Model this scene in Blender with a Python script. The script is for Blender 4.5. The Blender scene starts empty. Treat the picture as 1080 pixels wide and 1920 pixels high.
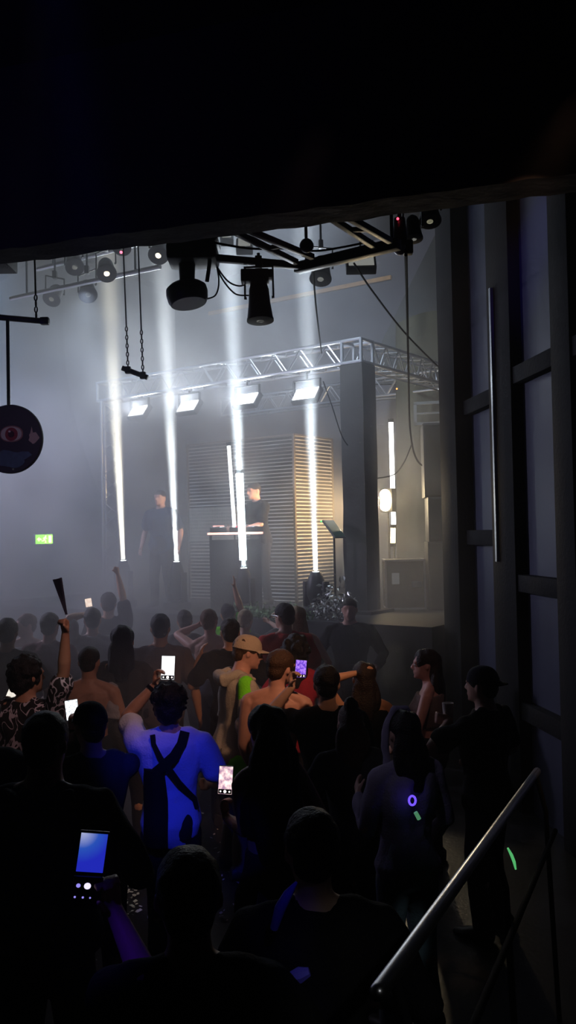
HAZE_DENSITY = 0.12; HAZE_LO = 0.26; HAZE_HI = 2.05
BEAM_POWER = 34; BLIND_POWER = 800; PANEL_POWER = 40
import bpy, bmesh, math, random
from mathutils import Vector, Matrix, Quaternion, noise
random.seed(7)
D = bpy.data
SC = bpy.context.scene
COL = SC.collection
PI = math.pi
V = Vector

# ---------------------------------------------------------------- camera
F = 1650.0
CAM = V((0, 0, 2.5))
_p = math.radians(1.39); _r = 0.02
_f = V((0, math.cos(_p), math.sin(_p)))
_r0 = V((1, 0, 0)); _u0 = V((0, -math.sin(_p), math.cos(_p)))
_R = _r0 * math.cos(_r) - _u0 * math.sin(_r)
_U = _u0 * math.cos(_r) + _r0 * math.sin(_r)

def P(px, py, d):
    return CAM + d * (_f + (px - 540) / F * _R - (py - 960) / F * _U)

def PZ(px, d, z):
    a = P(px, 960, d)
    return P(px, 960 + (a.z - z) / (d / F * _U.z), d)

cam = D.objects.new('camera', D.cameras.new('camera'))
COL.objects.link(cam)
m = Matrix((_R, _U, -_f)).transposed().to_4x4()
m.translation = CAM
cam.matrix_world = m
cam.data.sensor_fit = 'VERTICAL'
cam.data.sensor_height = 36
cam.data.lens = F / 1920 * 36
cam.data.clip_start = 0.05
SC.camera = cam

# stage frame: corner below the truss corner, U_ leftwards along the front, V_ into the depth
_a = math.radians(54)
SU = V((-math.sin(_a), math.cos(_a), 0)); SV = V((math.cos(_a), math.sin(_a), 0))
SC0 = V((0.95, 11.5, 0))
SROT = math.atan2(-SU.y, -SU.x)          # turns local +x onto -SU, +y onto SV
def S(t, w, z):
    return SC0 + SU * t + SV * w + V((0, 0, z))
def S_at(px, w, z):
    """point on the line w (parallel to the stage front) that shows at column px, height z"""
    lo, hi = -8.0, 14.0
    for _ in range(50):
        mid = (lo + hi) / 2
        q = S(mid, w, z) - CAM
        x = 540 + F * q.dot(_R) / q.dot(_f)
        if x > px: lo = mid
        else: hi = mid
    return S(lo, w, z)
STAGE_Z = 1.45

# ---------------------------------------------------------------- materials
MATS = {}
def mat(name, col, rough=0.6, metal=0.0, emit=None, estr=0.0, spec=0.4, noise_amt=0.0, noise_scale=12.0, bump=0.0, bscale=60.0, sample=True, coat=0.0):
    if name in MATS: return MATS[name]
    mt = D.materials.new(name); mt.use_nodes = True
    nt = mt.node_tree; b = nt.nodes['Principled BSDF']
    b.inputs['Base Color'].default_value = (*col, 1)
    b.inputs['Roughness'].default_value = rough
    b.inputs['Metallic'].default_value = metal
    b.inputs['Specular IOR Level'].default_value = spec
    b.inputs['Coat Weight'].default_value = coat
    if emit is not None:
        b.inputs['Emission Color'].default_value = (*emit, 1)
        b.inputs['Emission Strength'].default_value = estr
        if not sample: mt.cycles.emission_sampling = 'NONE'
    tc = None
    if noise_amt or bump:
        tc = nt.nodes.new('ShaderNodeTexCoord')
    if noise_amt:
        n = nt.nodes.new('ShaderNodeTexNoise'); n.inputs['Scale'].default_value = noise_scale; n.inputs['Detail'].default_value = 4
        nt.links.new(tc.outputs['Object'], n.inputs['Vector'])
        r = nt.nodes.new('ShaderNodeMix'); r.data_type = 'RGBA'
        r.inputs['A'].default_value = (*[c * (1 - noise_amt) for c in col], 1)
        r.inputs['B'].default_value = (*[min(1, c * (1 + noise_amt)) for c in col], 1)
        nt.links.new(n.outputs['Fac'], r.inputs['Factor'])
        nt.links.new(r.outputs['Result'], b.inputs['Base Color'])
    if bump:
        n2 = nt.nodes.new('ShaderNodeTexNoise'); n2.inputs['Scale'].default_value = bscale; n2.inputs['Detail'].default_value = 3
        nt.links.new(tc.outputs['Object'], n2.inputs['Vector'])
        bp = nt.nodes.new('ShaderNodeBump'); bp.inputs['Strength'].default_value = bump; bp.inputs['Distance'].default_value = 0.02
        nt.links.new(n2.outputs['Fac'], bp.inputs['Height'])
        nt.links.new(bp.outputs['Normal'], b.inputs['Normal'])
    MATS[name] = mt
    return mt

BLACK = mat('black_plastic', (0.012, 0.012, 0.013), 0.45)
BLACKM = mat('black_powder_coat', (0.018, 0.018, 0.02), 0.4, 0.0, spec=0.5)
BLACKC = mat('black_cloth', (0.012, 0.012, 0.014), 0.95, bump=0.3, spec=0.1)
RUBBER = mat('black_rubber', (0.003, 0.003, 0.003), 0.9, spec=0.1)
STEEL = mat('brushed_steel', (0.62, 0.62, 0.62), 0.28, 1.0, noise_amt=0.12, noise_scale=30)
ALU = mat('truss_aluminium', (0.75, 0.76, 0.78), 0.33, 1.0, noise_amt=0.08)
GLASS = mat('lens_glass', (0.25, 0.26, 0.24), 0.12, 0.0, spec=0.8, coat=1.0)
REFL = mat('lamp_reflector', (0.6, 0.6, 0.56), 0.35, 0.6)
WHITE = mat('white_plastic', (0.75, 0.75, 0.75), 0.5)

# ---------------------------------------------------------------- mesh building
class MB:
    def __init__(s): s.bm = bmesh.new()
    def box(s, c, size, rot=None, bevel=0.0):
        c = V(c); hx, hy, hz = size[0] / 2, size[1] / 2, size[2] / 2
        vs = []
        for x in (-hx, hx):
            for y in (-hy, hy):
                for z in (-hz, hz):
                    q = V((x, y, z))
                    if rot is not None: q = rot @ q
                    vs.append(s.bm.verts.new(c + q))
        fs = []
        for f in ((0, 1, 3, 2), (4, 6, 7, 5), (0, 4, 5, 1), (2, 3, 7, 6), (0, 2, 6, 4), (1, 5, 7, 3)):
            fs.append(s.bm.faces.new([vs[i] for i in f]))
        if bevel > 0:
            es = list({e for f in fs for e in f.edges})
            bmesh.ops.bevel(s.bm, geom=es, offset=bevel, segments=2, affect='EDGES', profile=0.6)
        return s
    def rings(s, rings, cap=True):
        n = len(rings[0]); prev = None; first = None
        for r in rings:
            cur = [s.bm.verts.new(q) for q in r]
            if prev:
                for i in range(n):
                    s.bm.faces.new((prev[i], prev[(i + 1) % n], cur[(i + 1) % n], cur[i]))
            else: first = cur
            prev = cur
        if cap:
            s.bm.faces.new(list(reversed(first))); s.bm.faces.new(prev)
        return s
    def tube(s, pts, rad, n=10, cap=True):
        pts = [V(p) for p in pts]
        if not hasattr(rad, '__len__'): rad = [rad] * len(pts)
        rs = []; ref = None
        for i, p in enumerate(pts):
            if i == 0: t = pts[1] - p
            elif i == len(pts) - 1: t = p - pts[i - 1]
            else: t = (pts[i + 1] - p).normalized() + (p - pts[i - 1]).normalized()
            if t.length < 1e-9: t = V((0, 0, 1))
            t.normalize()
            if ref is None:
                ref = V((1, 0, 0)) if abs(t.x) < 0.8 else V((0, 1, 0))
            a = (ref - t * ref.dot(t)).normalized(); b = t.cross(a); ref = a
            rs.append([p + (a * math.cos(2 * PI * k / n) + b * math.sin(2 * PI * k / n)) * rad[i] for k in range(n)])
        return s.rings(rs, cap)
    def capsule(s, a, b, ra, rb, n=10):
        a = V(a); b = V(b); t = b - a; L = t.length
        t = t / L if L > 1e-6 else V((0, 0, 1))
        pts, rad = [], []
        for k in (0.97, 0.8, 0.5, 0.0):
            pts.append(a - t * ra * k); rad.append(ra * math.sqrt(max(0.02, 1 - k * k)))
        for k in (0.0, 0.5, 0.8, 0.97):
            pts.append(b + t * rb * k); rad.append(rb * math.sqrt(max(0.02, 1 - k * k)))
        return s.tube(pts, rad, n)
    def limb(s, pts, rads, n=12):
        pts = [V(p) for p in pts]
        ts = (pts[1] - pts[0]).normalized(); te = (pts[-1] - pts[-2]).normalized()
        pp = [pts[0] - ts * rads[0] * 0.9, pts[0] - ts * rads[0] * 0.55] + pts + [pts[-1] + te * rads[-1] * 0.55, pts[-1] + te * rads[-1] * 0.9]
        rr = [rads[0] * 0.35, rads[0] * 0.8] + list(rads) + [rads[-1] * 0.8, rads[-1] * 0.35]
        return s.tube(pp, rr, n)
    def ball(s, c, r, rot=None, n=12, m=8):
        if not hasattr(r, '__len__'): r = (r, r, r)
        c = V(c); rs = []
        for j in range(m + 1):
            th = PI * (0.02 + 0.96 * j / m)
            ring = []
            for k in range(n):
                q = V((r[0] * math.sin(th) * math.cos(2 * PI * k / n), r[1] * math.sin(th) * math.sin(2 * PI * k / n), -r[2] * math.cos(th)))
                if rot is not None: q = rot @ q
                ring.append(c + q)
            rs.append(ring)
        return s.rings(rs)
    def lathe(s, c, prof, axis=(0, 0, 1), n=24):
        """prof: (radius, height) pairs along axis"""
        axis = V(axis).normalized(); c = V(c)
        return s.tube([c + axis * h for _, h in prof], [r for r, _ in prof], n) if len({round(h, 6) for _, h in prof}) == len(prof) else s._lathe(c, prof, axis, n)
    def _lathe(s, c, prof, axis=(0, 0, 1), n=24):
        c = V(c); axis = V(axis).normalized()
        ref = V((1, 0, 0)) if abs(axis.x) < 0.8 else V((0, 1, 0))
        a = (ref - axis * ref.dot(axis)).normalized(); b = axis.cross(a)
        return s.rings([[c + axis * h + (a * math.cos(2 * PI * k / n) + b * math.sin(2 * PI * k / n)) * r for k in range(n)] for r, h in prof])
    def disc(s, c, r, axis, n=24, th=0.004):
        axis = V(axis).normalized()
        return s.tube([V(c), V(c) + axis * th], [r, r], n)
    def poly(s, pts):
        s.bm.faces.new([s.bm.verts.new(V(p)) for p in pts]); return s
    def prism(s, pts, off):
        off = V(off)
        return s.rings([[V(p) for p in pts], [V(p) + off for p in pts]])
    def mesh(s, name, smooth=True):
        bmesh.ops.recalc_face_normals(s.bm, faces=s.bm.faces[:])
        me = D.meshes.new(name); s.bm.to_mesh(me); s.bm.free()
        if smooth:
            for p in me.polygons: p.use_smooth = True
        return me
    def build(s, name, material, parent=None, smooth=False, autosmooth=True):
        me = s.mesh(name, smooth or autosmooth)
        if autosmooth and not smooth:
            me.set_sharp_from_angle(angle=math.radians(40))
        o = D.objects.new(name, me); COL.objects.link(o)
        if material: me.materials.append(material)
        if parent is not None: o.parent = parent
        return o

def tag(o, label=None, cat=None, group=None, kind=None):
    if label: o['label'] = label
    if cat: o['category'] = cat
    if group: o['group'] = group
    if kind: o['kind'] = kind
    return o
def thing(name, label, cat, loc=(0, 0, 0), rot=(0, 0, 0), group=None):
    o = D.objects.new(name, None); COL.objects.link(o)
    o.empty_display_size = 0.1
    o.location = loc
    if isinstance(rot, (Matrix,)): o.rotation_euler = rot.to_euler()
    else: o.rotation_euler = rot
    return tag(o, label, cat, group)
def struct(o): return tag(o, kind='structure')
def frame_z(axis, up=(0, 0, 1)):
    """3x3 matrix whose local z is AXIS and local y is as near UP as can be"""
    z = V(axis).normalized(); u = V(up)
    x = u.cross(z)
    if x.length < 1e-5: x = V((1, 0, 0))
    x.normalize(); y = z.cross(x)
    return Matrix((x, y, z)).transposed()
def lamp(name, kind, loc, direction=None, energy=100, color=(1, 1, 1), **kw):
    l = D.lights.new(name, kind); l.energy = energy; l.color = color
    for k, v in kw.items(): setattr(l, k, v)
    o = D.objects.new(name, l); COL.objects.link(o)
    o.location = loc
    if direction is not None:
        o.rotation_euler = V(direction).to_track_quat('-Z', 'Y').to_euler()
    o['kind'] = 'helper'
    return o

# ---------------------------------------------------------------- world: stage smoke hangs in the whole hall, denser at the back and low over the stage
w = D.worlds.new('hall_air'); SC.world = w; w.use_nodes = True
nt = w.node_tree; nt.nodes.clear()
out = nt.nodes.new('ShaderNodeOutputWorld')
bg = nt.nodes.new('ShaderNodeBackground'); bg.inputs['Color'].default_value = (0, 0, 0, 1); bg.inputs['Strength'].default_value = 0
vs = nt.nodes.new('ShaderNodeVolumeScatter'); vs.inputs['Color'].default_value = (0.93, 0.95, 1.0, 1); vs.inputs['Anisotropy'].default_value = 0.25
geo = nt.nodes.new('ShaderNodeNewGeometry')
sep = nt.nodes.new('ShaderNodeSeparateXYZ')
def mth(op, a, b=None, clamp=False):
    n = nt.nodes.new('ShaderNodeMath'); n.operation = op; n.use_clamp = clamp
    for i, q in enumerate((a, b)):
        if q is None: continue
        if isinstance(q, (int, float)): n.inputs[i].default_value = q
        else: nt.links.new(q, n.inputs[i])
    return n.outputs[0]
def ramp(x, lo, hi, a, b):
    n = nt.nodes.new('ShaderNodeMapRange'); n.interpolation_type = 'SMOOTHSTEP'
    nt.links.new(x, n.inputs['Value'])
    for k, q in zip(('From Min', 'From Max', 'To Min', 'To Max'), (lo, hi, a, b)): n.inputs[k].default_value = q
    return n.outputs['Result']
nt.links.new(geo.outputs['Position'], sep.inputs[0])
X, Y, Z = sep.outputs
nz = nt.nodes.new('ShaderNodeTexNoise'); nz.inputs['Scale'].default_value = 0.75; nz.inputs['Detail'].default_value = 1.5; nz.inputs['Roughness'].default_value = 0.6; nz.inputs['Distortion'].default_value = 0.6
nt.links.new(geo.outputs['Position'], nz.inputs['Vector'])
puff = ramp(nz.outputs['Fac'], 0.32, 0.70, HAZE_LO, HAZE_HI)
depth = ramp(mth('SUBTRACT', Y, mth('MULTIPLY', X, 1.0)), 5.6, 8.9, 0.04, 1.0)
side = ramp(X, -3.0, 2.2, 1.4, 0.52)
low = ramp(Z, 0.8, 2.9, 2.1, 1.0)
dens = mth('MULTIPLY', mth('MULTIPLY', mth('MULTIPLY', puff, depth), mth('MULTIPLY', side, mth('MULTIPLY', low, ramp(Z, 3.2, 6.0, 1.0, 0.5)))), HAZE_DENSITY)
nt.links.new(dens, vs.inputs['Density'])
nt.links.new(bg.outputs[0], out.inputs['Surface']); nt.links.new(vs.outputs[0], out.inputs['Volume'])
w.cycles.volume_sampling = 'EQUIANGULAR'
w.cycles.volume_step_size = 0.6
SC.cycles.volume_max_steps = 12
SC.cycles.volume_bounces = 0
SC.cycles.max_bounces = 4
SC.cycles.diffuse_bounces = 2
SC.cycles.glossy_bounces = 3
SC.cycles.transmission_bounces = 3
SC.cycles.caustics_reflective = False
SC.cycles.caustics_refractive = False
SC.cycles.use_adaptive_sampling = True
SC.cycles.adaptive_threshold = 0.03
SC.cycles.adaptive_min_samples = 20
SC.cycles.use_light_tree = True
SC.cycles.sample_clamp_indirect = 2.0
try:
    SC.cycles.use_denoising = True
    SC.cycles.denoiser = 'OPENIMAGEDENOISE'
    SC.cycles.denoising_input_passes = 'RGB_ALBEDO_NORMAL'
except Exception: pass
SC.view_settings.view_transform = 'Standard'
SC.view_settings.look = 'None'
SC.view_settings.exposure = 0.0
SC.view_settings.gamma = 1.0
SC.view_settings.use_curve_mapping = False

# ---------------------------------------------------------------- the hall
FLOORM = mat('dance_floor', (0.02, 0.02, 0.022), 0.35, noise_amt=0.5, noise_scale=4, bump=0.1, bscale=25)
WALLM = mat('painted_wall', (0.16, 0.165, 0.19), 0.85, noise_amt=0.15, noise_scale=1.2, bump=0.15, bscale=8)
DARKWALL = mat('dark_wall', (0.035, 0.035, 0.04), 0.85, noise_amt=0.25, noise_scale=2, bump=0.2, bscale=12)
BULK = mat('black_bulkhead', (0.03, 0.03, 0.034), 0.8, noise_amt=0.4, noise_scale=3, bump=0.5, bscale=9)

struct(MB().box((0, 10, -0.1), (26, 32, 0.2)).build('floor', FLOORM))
CEIL_Z = 8.0
struct(MB().box((0, 14, CEIL_Z + 0.1), (26, 22, 0.2)).build('ceiling', mat('dark_ceiling', (0.03, 0.03, 0.033), 0.9, noise_amt=0.2)))
# walls in the stage frame: back wall 4.5 m behind the front truss, side wall 3 m beyond its far end
rotm = Matrix.Rotation(SROT, 3, 'Z')
back = MB().box(S(2.0, 4.6, 4.0), (13.0, 0.2, 8.0), rotm)
struct(back.build('wall_back', WALLM))
lw = MB().box(S(7.55, 1.0, 4.0), (0.2, 7.4, 8.0), rotm)
struct(lw.build('wall_left', WALLM))
lw2 = MB().box(S(7.55, -2.7, 4.0) + V((-2.5, -0.6, 0)), (5.2, 0.2, 8.0))
struct(lw2.build('wall_far_left', DARKWALL))
struct(MB().box((-8.1, 5, 4), (0.2, 24, 8)).build('wall_side_left', DARKWALL))
struct(MB().box((8.0, 7, 4), (0.2, 20, 8)).build('wall_side_right', DARKWALL))
# the bulkhead over the near edge of the hall and the low ceiling over the camera
a = P(-420, 495, 5.1); b = P(1500, 328, 3.55)
a.z = b.z = 4.03
n_ = (b - a).normalized(); back_ = V((n_.y, -n_.x, 0)) * -1
bk = MB()
nseg = 60; rows = []
for i in range(nseg + 1):
    q = a.lerp(b, i / nseg)
    jag = 0.018 * noise.noise(V((i * 0.55, 3.1, 0))) + 0.012 * noise.noise(V((i * 1.7, 9.1, 0)))
    rows.append([q + V((0, 0, jag)), q + V((0, 0, jag)) + back_ * 0.22, q + back_ * 0.22 + V((0, 0, 4.1)), q + V((0, 0, 4.1))])
bk.rings(rows)
struct(bk.build('wall_front', BULK))
struct(MB().box((0, -0.6, 5.1), (18, 11.5, 0.2)).build('ceiling_gallery', BULK))

# ---------------------------------------------------------------- wooden batten high on the back wall
WOOD = mat('pine_batten', (0.66, 0.42, 0.2), 0.6, noise_amt=0.25, noise_scale=9)
def on_back(px, py, w=4.44):
    lo, hi = 4.0, 40.0
    for _ in range(60):
        mid = (lo + hi) / 2
        if (P(px, py, mid) - SC0).dot(SV) > w: hi = mid
        else: lo = mid
    return P(px, py, lo)
b0 = on_back(392, 588); b1 = on_back(733, 520)
struct(MB().box((b0 + b1) / 2, ((b1 - b0).length, 0.05, 0.075), frame_z((b1 - b0).cross(SV).normalized() * -1, SV) @ Matrix(((1, 0, 0), (0, 0, 1), (0, -1, 0))).transposed() if False else Matrix(((b1 - b0).normalized(), SV, (b1 - b0).normalized().cross(SV))).transposed()).build('trim_1', WOOD))

# ---------------------------------------------------------------- stage platform
st = MB()
st.box(S(2.6, 1.6, STAGE_Z / 2), (8.4, 5.6, STAGE_Z), rotm, 0.01)
so = st.build('stage_platform', mat('stage_black', (0.014, 0.014, 0.016), 0.7, bump=0.1)); tag(so, 'raised black stage platform under the truss frame', 'stage')
so['kind'] = 'structure'

# angled acoustic soffit/drape in the upper corner beside the truss
dr = MB()
pts = [P(838, 395, 14.7), P(716, 640, 14.9), P(700, 720, 15.0), P(900, 720, 14.5), P(900, 380, 14.3)]
back_dr = V((0.25, 0.9, 0)) * 0.12
dr.prism(pts, back_dr)
do = dr.build('hanging_drape', mat('grey_drape', (0.07, 0.075, 0.075), 0.95, noise_amt=0.3, noise_scale=1.5, bump=0.4, bscale=5))
tag(do, 'dark grey slanted drape hanging in the corner above the pale truss end', 'drape')
dr = MB()
rows = []
for i in range(15):
    k = i / 14
    q = P(742 + 110 * k, 607 - 25 * math.sin(k * 2.2), 13.95)
    rows.append([q + V((0, 0.02, 0)), q + V((0, 0.03, -0.05)), P(745 + 130 * k, 1150, 14.0) + V((0, 0.1 * math.sin(k * 14), 0)), P(745 + 130 * k, 1150, 14.1) + V((0, 0.08 + 0.1 * math.sin(k * 14), 0))])
dr.rings(rows)
do = dr.build('olive_drape', mat('olive_drape', (0.075, 0.075, 0.05), 0.95, bump=0.4, bscale=5))
tag(do, 'olive cloth drape with a pale crumpled top edge behind the truss end', 'drape')

# ---------------------------------------------------------------- trusses
def truss(name, label, a, b, h, seg, rch=0.024, group=None):
    t = thing(name, label, 'truss', a, group=group)
    a = V(a); b = V(b); d = b - a; L = d.length; ax = d.normalized(); sd = V((0, 0, 1)).cross(ax).normalized()
    if abs(ax.z) > 0.9: sd = V((1, 0, 0))
    up = ax.cross(sd).normalized()
    if up.z < -0.1: up = -up
    cs = [(sd * i + up * j) * h / 2 for i, j in ((-1, -1), (1, -1), (1, 1), (-1, 1))]
    for c in cs:
        MB().tube([c, c + d], rch, 10).build('chord', ALU, t)
    br = MB(); n = max(2, round(L / seg))
    for k in range(4):
        c0, c1 = cs[k], cs[(k + 1) % 4]
        for i in range(n):
            p0 = ax * L * i / n; p1 = ax * L * (i + 0.5) / n; p2 = ax * L * (i + 1) / n
            br.tube([c0 + p0, c1 + p1], 0.010, 6); br.tube([c1 + p1, c0 + p2], 0.010, 6)
        br.tube([c0, c1], 0.012, 6); br.tube([c0 + d, c1 + d], 0.012, 6)
    br.build('bracing', ALU, t)
    return t
TZ = 4.85; TH = 0.29
truss('box_truss', 'silver lattice truss spanning the stage front above the white lamp panels', S(0.16, 0, TZ), S(4.55, 0, TZ), TH, 0.42, group='stage roof truss')
truss('box_truss', 'silver lattice truss running back from the black clad pillar', S(0, 0.16, TZ), S(0, 2.6, TZ), TH, 0.36, group='stage roof truss')
truss('box_truss', 'silver rear cross truss behind the light panels', S(0.16, 2.75, TZ), S(4.55, 2.75, TZ), TH, 0.42, group='stage roof truss')
ck = MB(); ck.box(S(0, 0, TZ), (0.30, 0.30, 0.30), rotm, 0.01)
ckb = D.objects.new
def cornerblock(t, w_, label):
    c = thing('truss_corner', label, 'truss corner', S(t, w_, TZ), (0, 0, SROT), group='truss corner blocks')
    for i in (-1, 1):
        for j in (-1, 1):
            MB().tube([(i * TH / 2, j * TH / 2, -0.16), (i * TH / 2, j * TH / 2, 0.16)], 0.024, 10).build('post', ALU, c)
    m_ = MB()
    for z in (-0.145, 0.145):
        for i in (-1, 1):
            m_.tube([(i * TH / 2, -TH / 2, z), (i * TH / 2, TH / 2, z)], 0.024, 8); m_.tube([(-TH / 2, i * TH / 2, z), (TH / 2, i * TH / 2, z)], 0.024, 8)
    m_.build('frame', ALU, c)
cornerblock(0, 0, 'silver truss corner block on top of the black clad pillar')
cornerblock(0, 2.75, 'silver truss corner block at the rear of the stage side')
cornerblock(4.7, 0, 'silver truss corner block above the stage end in the thick smoke')
truss('stage_tower', 'silver lattice leg at the smoky end of the stage front', S(4.7, 0, STAGE_Z), S(4.7, 0, TZ - 0.16), 0.25, 0.4)
# the clad leg under the near corner
pl = thing('clad_pillar', 'wide black cloth clad truss pillar standing between slatted box and light tube', 'pillar', S(0, 0, STAGE_Z), (0, 0, SROT))
m_ = MB(); hgt = TZ - 0.17 - STAGE_Z
rows = []
for k in range(13):
    z = hgt * k / 12
    ring = []
    for (x, y) in [(-.17, -.165), (-.08, -.17), (0, -.165), (.08, -.17), (.17, -.165), (.17, 0), (.17, .165), (0, .165), (-.17, .165), (-.17, 0)]:
        e = 0.008 * noise.noise(V((x * 6, y * 6, z * 1.7)))
        ring.append(V((x + e, y + e, z)))
    rows.append(ring)
m_.rings(rows); m_.build('cladding', mat('pillar_cloth', (0.032, 0.029, 0.026), 0.9, noise_amt=0.2, noise_scale=5, bump=0.2, bscale=15), pl)
MB().box((0, 0, 0.02), (0.6, 0.6, 0.04), None, 0.008).build('base_plate', BLACKM, pl)

# ---------------------------------------------------------------- the slatted mirror box behind the DJ
SLAT = mat('polished_slat', (0.72, 0.69, 0.64), 0.3, 0.55, noise_amt=0.15, noise_scale=6)
SLATB = mat('slat_backing', (0.012, 0.012, 0.012), 0.7)
BOXZ0, BOXZ1 = STAGE_Z, None
bc = P(548, 813, 13.3); BT = bc.z
sb = thing('slatted_box', 'tall two faced box of polished horizontal slats behind the DJ table', 'slatted box', (bc.x, bc.y, STAGE_Z), (0, 0, SROT))
hb = BT - STAGE_Z
Lw, Rw = 2.15, 1.05
bkm = MB()
bkm.box((-Lw / 2, 0.07, hb / 2), (Lw, 0.03, hb)); bkm.box((-0.03, Rw / 2 + 0.03, hb / 2), (0.03, Rw - 0.06, hb))
bkm.build('backing', SLATB, sb)
ns = 46; pitch = hb / ns
for face in range(2):
    m_ = MB()
    for i in range(ns):
        z = pitch * (i + 0.5)
        rx = Matrix.Rotation(math.radians(-38 + random.uniform(-4, 4)), 3, 'X')
        if face == 0:
            m_.box((-Lw / 2, 0.02, z), (Lw - 0.03, 0.004, pitch * 0.36), rx)
        else:
            m_.box((0.02, Rw / 2, z), (Rw - 0.03, 0.004, pitch * 0.36), Matrix.Rotation(PI / 2, 3, 'Z') @ rx)
    tag(m_.build('slat_face', SLAT, sb), 'front slatted face' if face == 0 else 'amber lit slatted side face')
fr = MB()
for x, y in ((-Lw, 0.02), (0.02, 0.0), (0.02, Rw)): fr.box((x, y, hb / 2), (0.035, 0.035, hb))
fr.box((-Lw / 2, 0.02, hb - 0.012), (Lw, 0.05, 0.025)); fr.box((0.02, Rw / 2, hb - 0.012), (0.05, Rw, 0.025))
fr.build('edge_frame', mat('frame_bronze', (0.2, 0.17, 0.13), 0.4, 0.8), sb)
# vertical batten band at table height
vb = MB()
for i in range(46):
    x = -Lw + 0.05 + i * 0.022
    vb.box((x, -0.015, 1.22), (0.008, 0.01, 0.55))
vb.build('vertical_battens', SLAT, sb)

# ---------------------------------------------------------------- beam lights on the stage front
BEAM_COL = (0.80, 0.92, 1.0)
EMW = mat('beam_lens', (1, 1, 1), 0.3, emit=(0.85, 0.95, 1.0), estr=40, sample=False)
def beam_light(px, py, d, label, aim_px, aim_py, power, col=BEAM_COL, s=1.0, r=0.03, spread=5.4):
    p = P(px, py, d)
    top = P(aim_px, aim_py, d - 0.1)
    ax = (top - p).normalized()
    t = thing('beam_moving_head', label, 'moving head light', (p.x, p.y, STAGE_Z), (0, 0, SROT), group='beam lights along the stage front')
    inv = Matrix.Rotation(-SROT, 3, 'Z')
    hl = inv @ (p - V((p.x, p.y, STAGE_Z))); ha = inv @ ax
    h = hl.z
    MB().box((0, 0, 0.05 * s), (0.30 * s, 0.27 * s, 0.10 * s), None, 0.018).build('base', BLACK, t)
    yk = MB()
    for sgn in (-1, 1):
        yk.box((sgn * 0.135 * s, 0, 0.10 * s + (h - 0.12 * s) * 0.38), (0.035 * s, 0.11 * s, (h - 0.1 * s) * 0.72), None, 0.012)
    yk.lathe((0, 0, 0.09 * s), [(0.1 * s, 0), (0.1 * s, 0.03), (0.06 * s, 0.045)])
    yk.build('yoke', BLACK, t)
    hd = MB(); L = h - 0.13 * s
    hd.lathe(hl - ha * L, [(0.02, 0), (0.075 * s, 0.02), (0.112 * s, L * 0.3), (0.112 * s, L * 0.55), (0.09 * s, L * 0.8), (0.062 * s, L * 0.97), (0.055 * s, L * 0.985)], ha, 28)
    hd.build('head', BLACK, t)
    MB().disc(hl - ha * 0.012, 0.04, ha, 28, 0.006).build('lens', EMW, t)
    L_ = lamp('beam_lamp', 'AREA', p + ax * 0.012, ax, power, col, shape='DISK', size=2 * r, spread=math.radians(spread))
    return t
BP = BEAM_POWER
beam_light(592, 1071, 11.2, 'black beam moving head at the pillar end of the stage', 571, 430, BP * 0.9, s=1.1)
beam_light(457, 1064, 11.65, 'black beam moving head under the brightest light tube', 428, 430, BP * 1.3)
beam_light(331, 1052, 12.55, 'black beam moving head in front of the man in the navy shirt', 302, 430, BP * 1.1, (0.86, 0.94, 1.0))
beam_light(231, 1050, 13.2, 'black beam moving head at the smoky end of the stage', 199, 430, BP * 1.1, (1.0, 0.97, 0.82))

# ---------------------------------------------------------------- light tubes
def light_tube(pa, pb, label, col, strength, rad, stand=None):
    d = pb - pa; L = d.length; ax = d.normalized()
    t = thing('light_tube', label, 'light tube', pa, group='upright light tubes')
    MB().tube([(0, 0, 0), d], rad, 12).build('diffuser', mat('tube_glow_%d' % int(strength), (1, 1, 1), 0.4, emit=col, estr=strength), t)
    MB().tube([-ax * 0.05, V((0, 0, 0))], rad * 1.25, 12).build('end_cap', BLACK, t); MB().tube([d, d + ax * 0.05], rad * 1.25, 12).build('end_cap', BLACK, t)
    if stand is not None:
        MB().tube([(0, 0, -0.05), (0, 0, stand - pa.z + 0.02)], 0.012, 8).build('stand_pole', BLACKM, t)
        MB().lathe((0, 0, stand - pa.z), [(0.13, 0), (0.13, 0.012), (0.02, 0.03)]).build('stand_foot', BLACKM, t)
    return t
light_tube(P(440, 995, 12.3), P(429, 836, 12.3), 'thinner glowing white tube between the slatted box and the brightest tube', (0.85, 0.93, 1.0), 5, 0.025, STAGE_Z)
light_tube(P(456, 1050, 11.98), P(449, 888, 11.98), 'brightest thick white tube in front of the DJ table', (0.75, 0.92, 1.0), 14, 0.05, STAGE_Z)
light_tube(P(738, 984, 12.6), P(733, 792, 12.6), 'glowing white tube upright beside the amber blinder and speakers', (1.0, 0.97, 0.9), 12, 0.032, STAGE_Z)
# short glowing tube added as its amber reflection, over the flight case
light_tube(P(736.5, 1018, 12.35), P(737, 990, 12.35), 'short amber glow as the tube reflection above the black flight case', (1.0, 0.82, 0.45), 6, 0.035)

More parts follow.
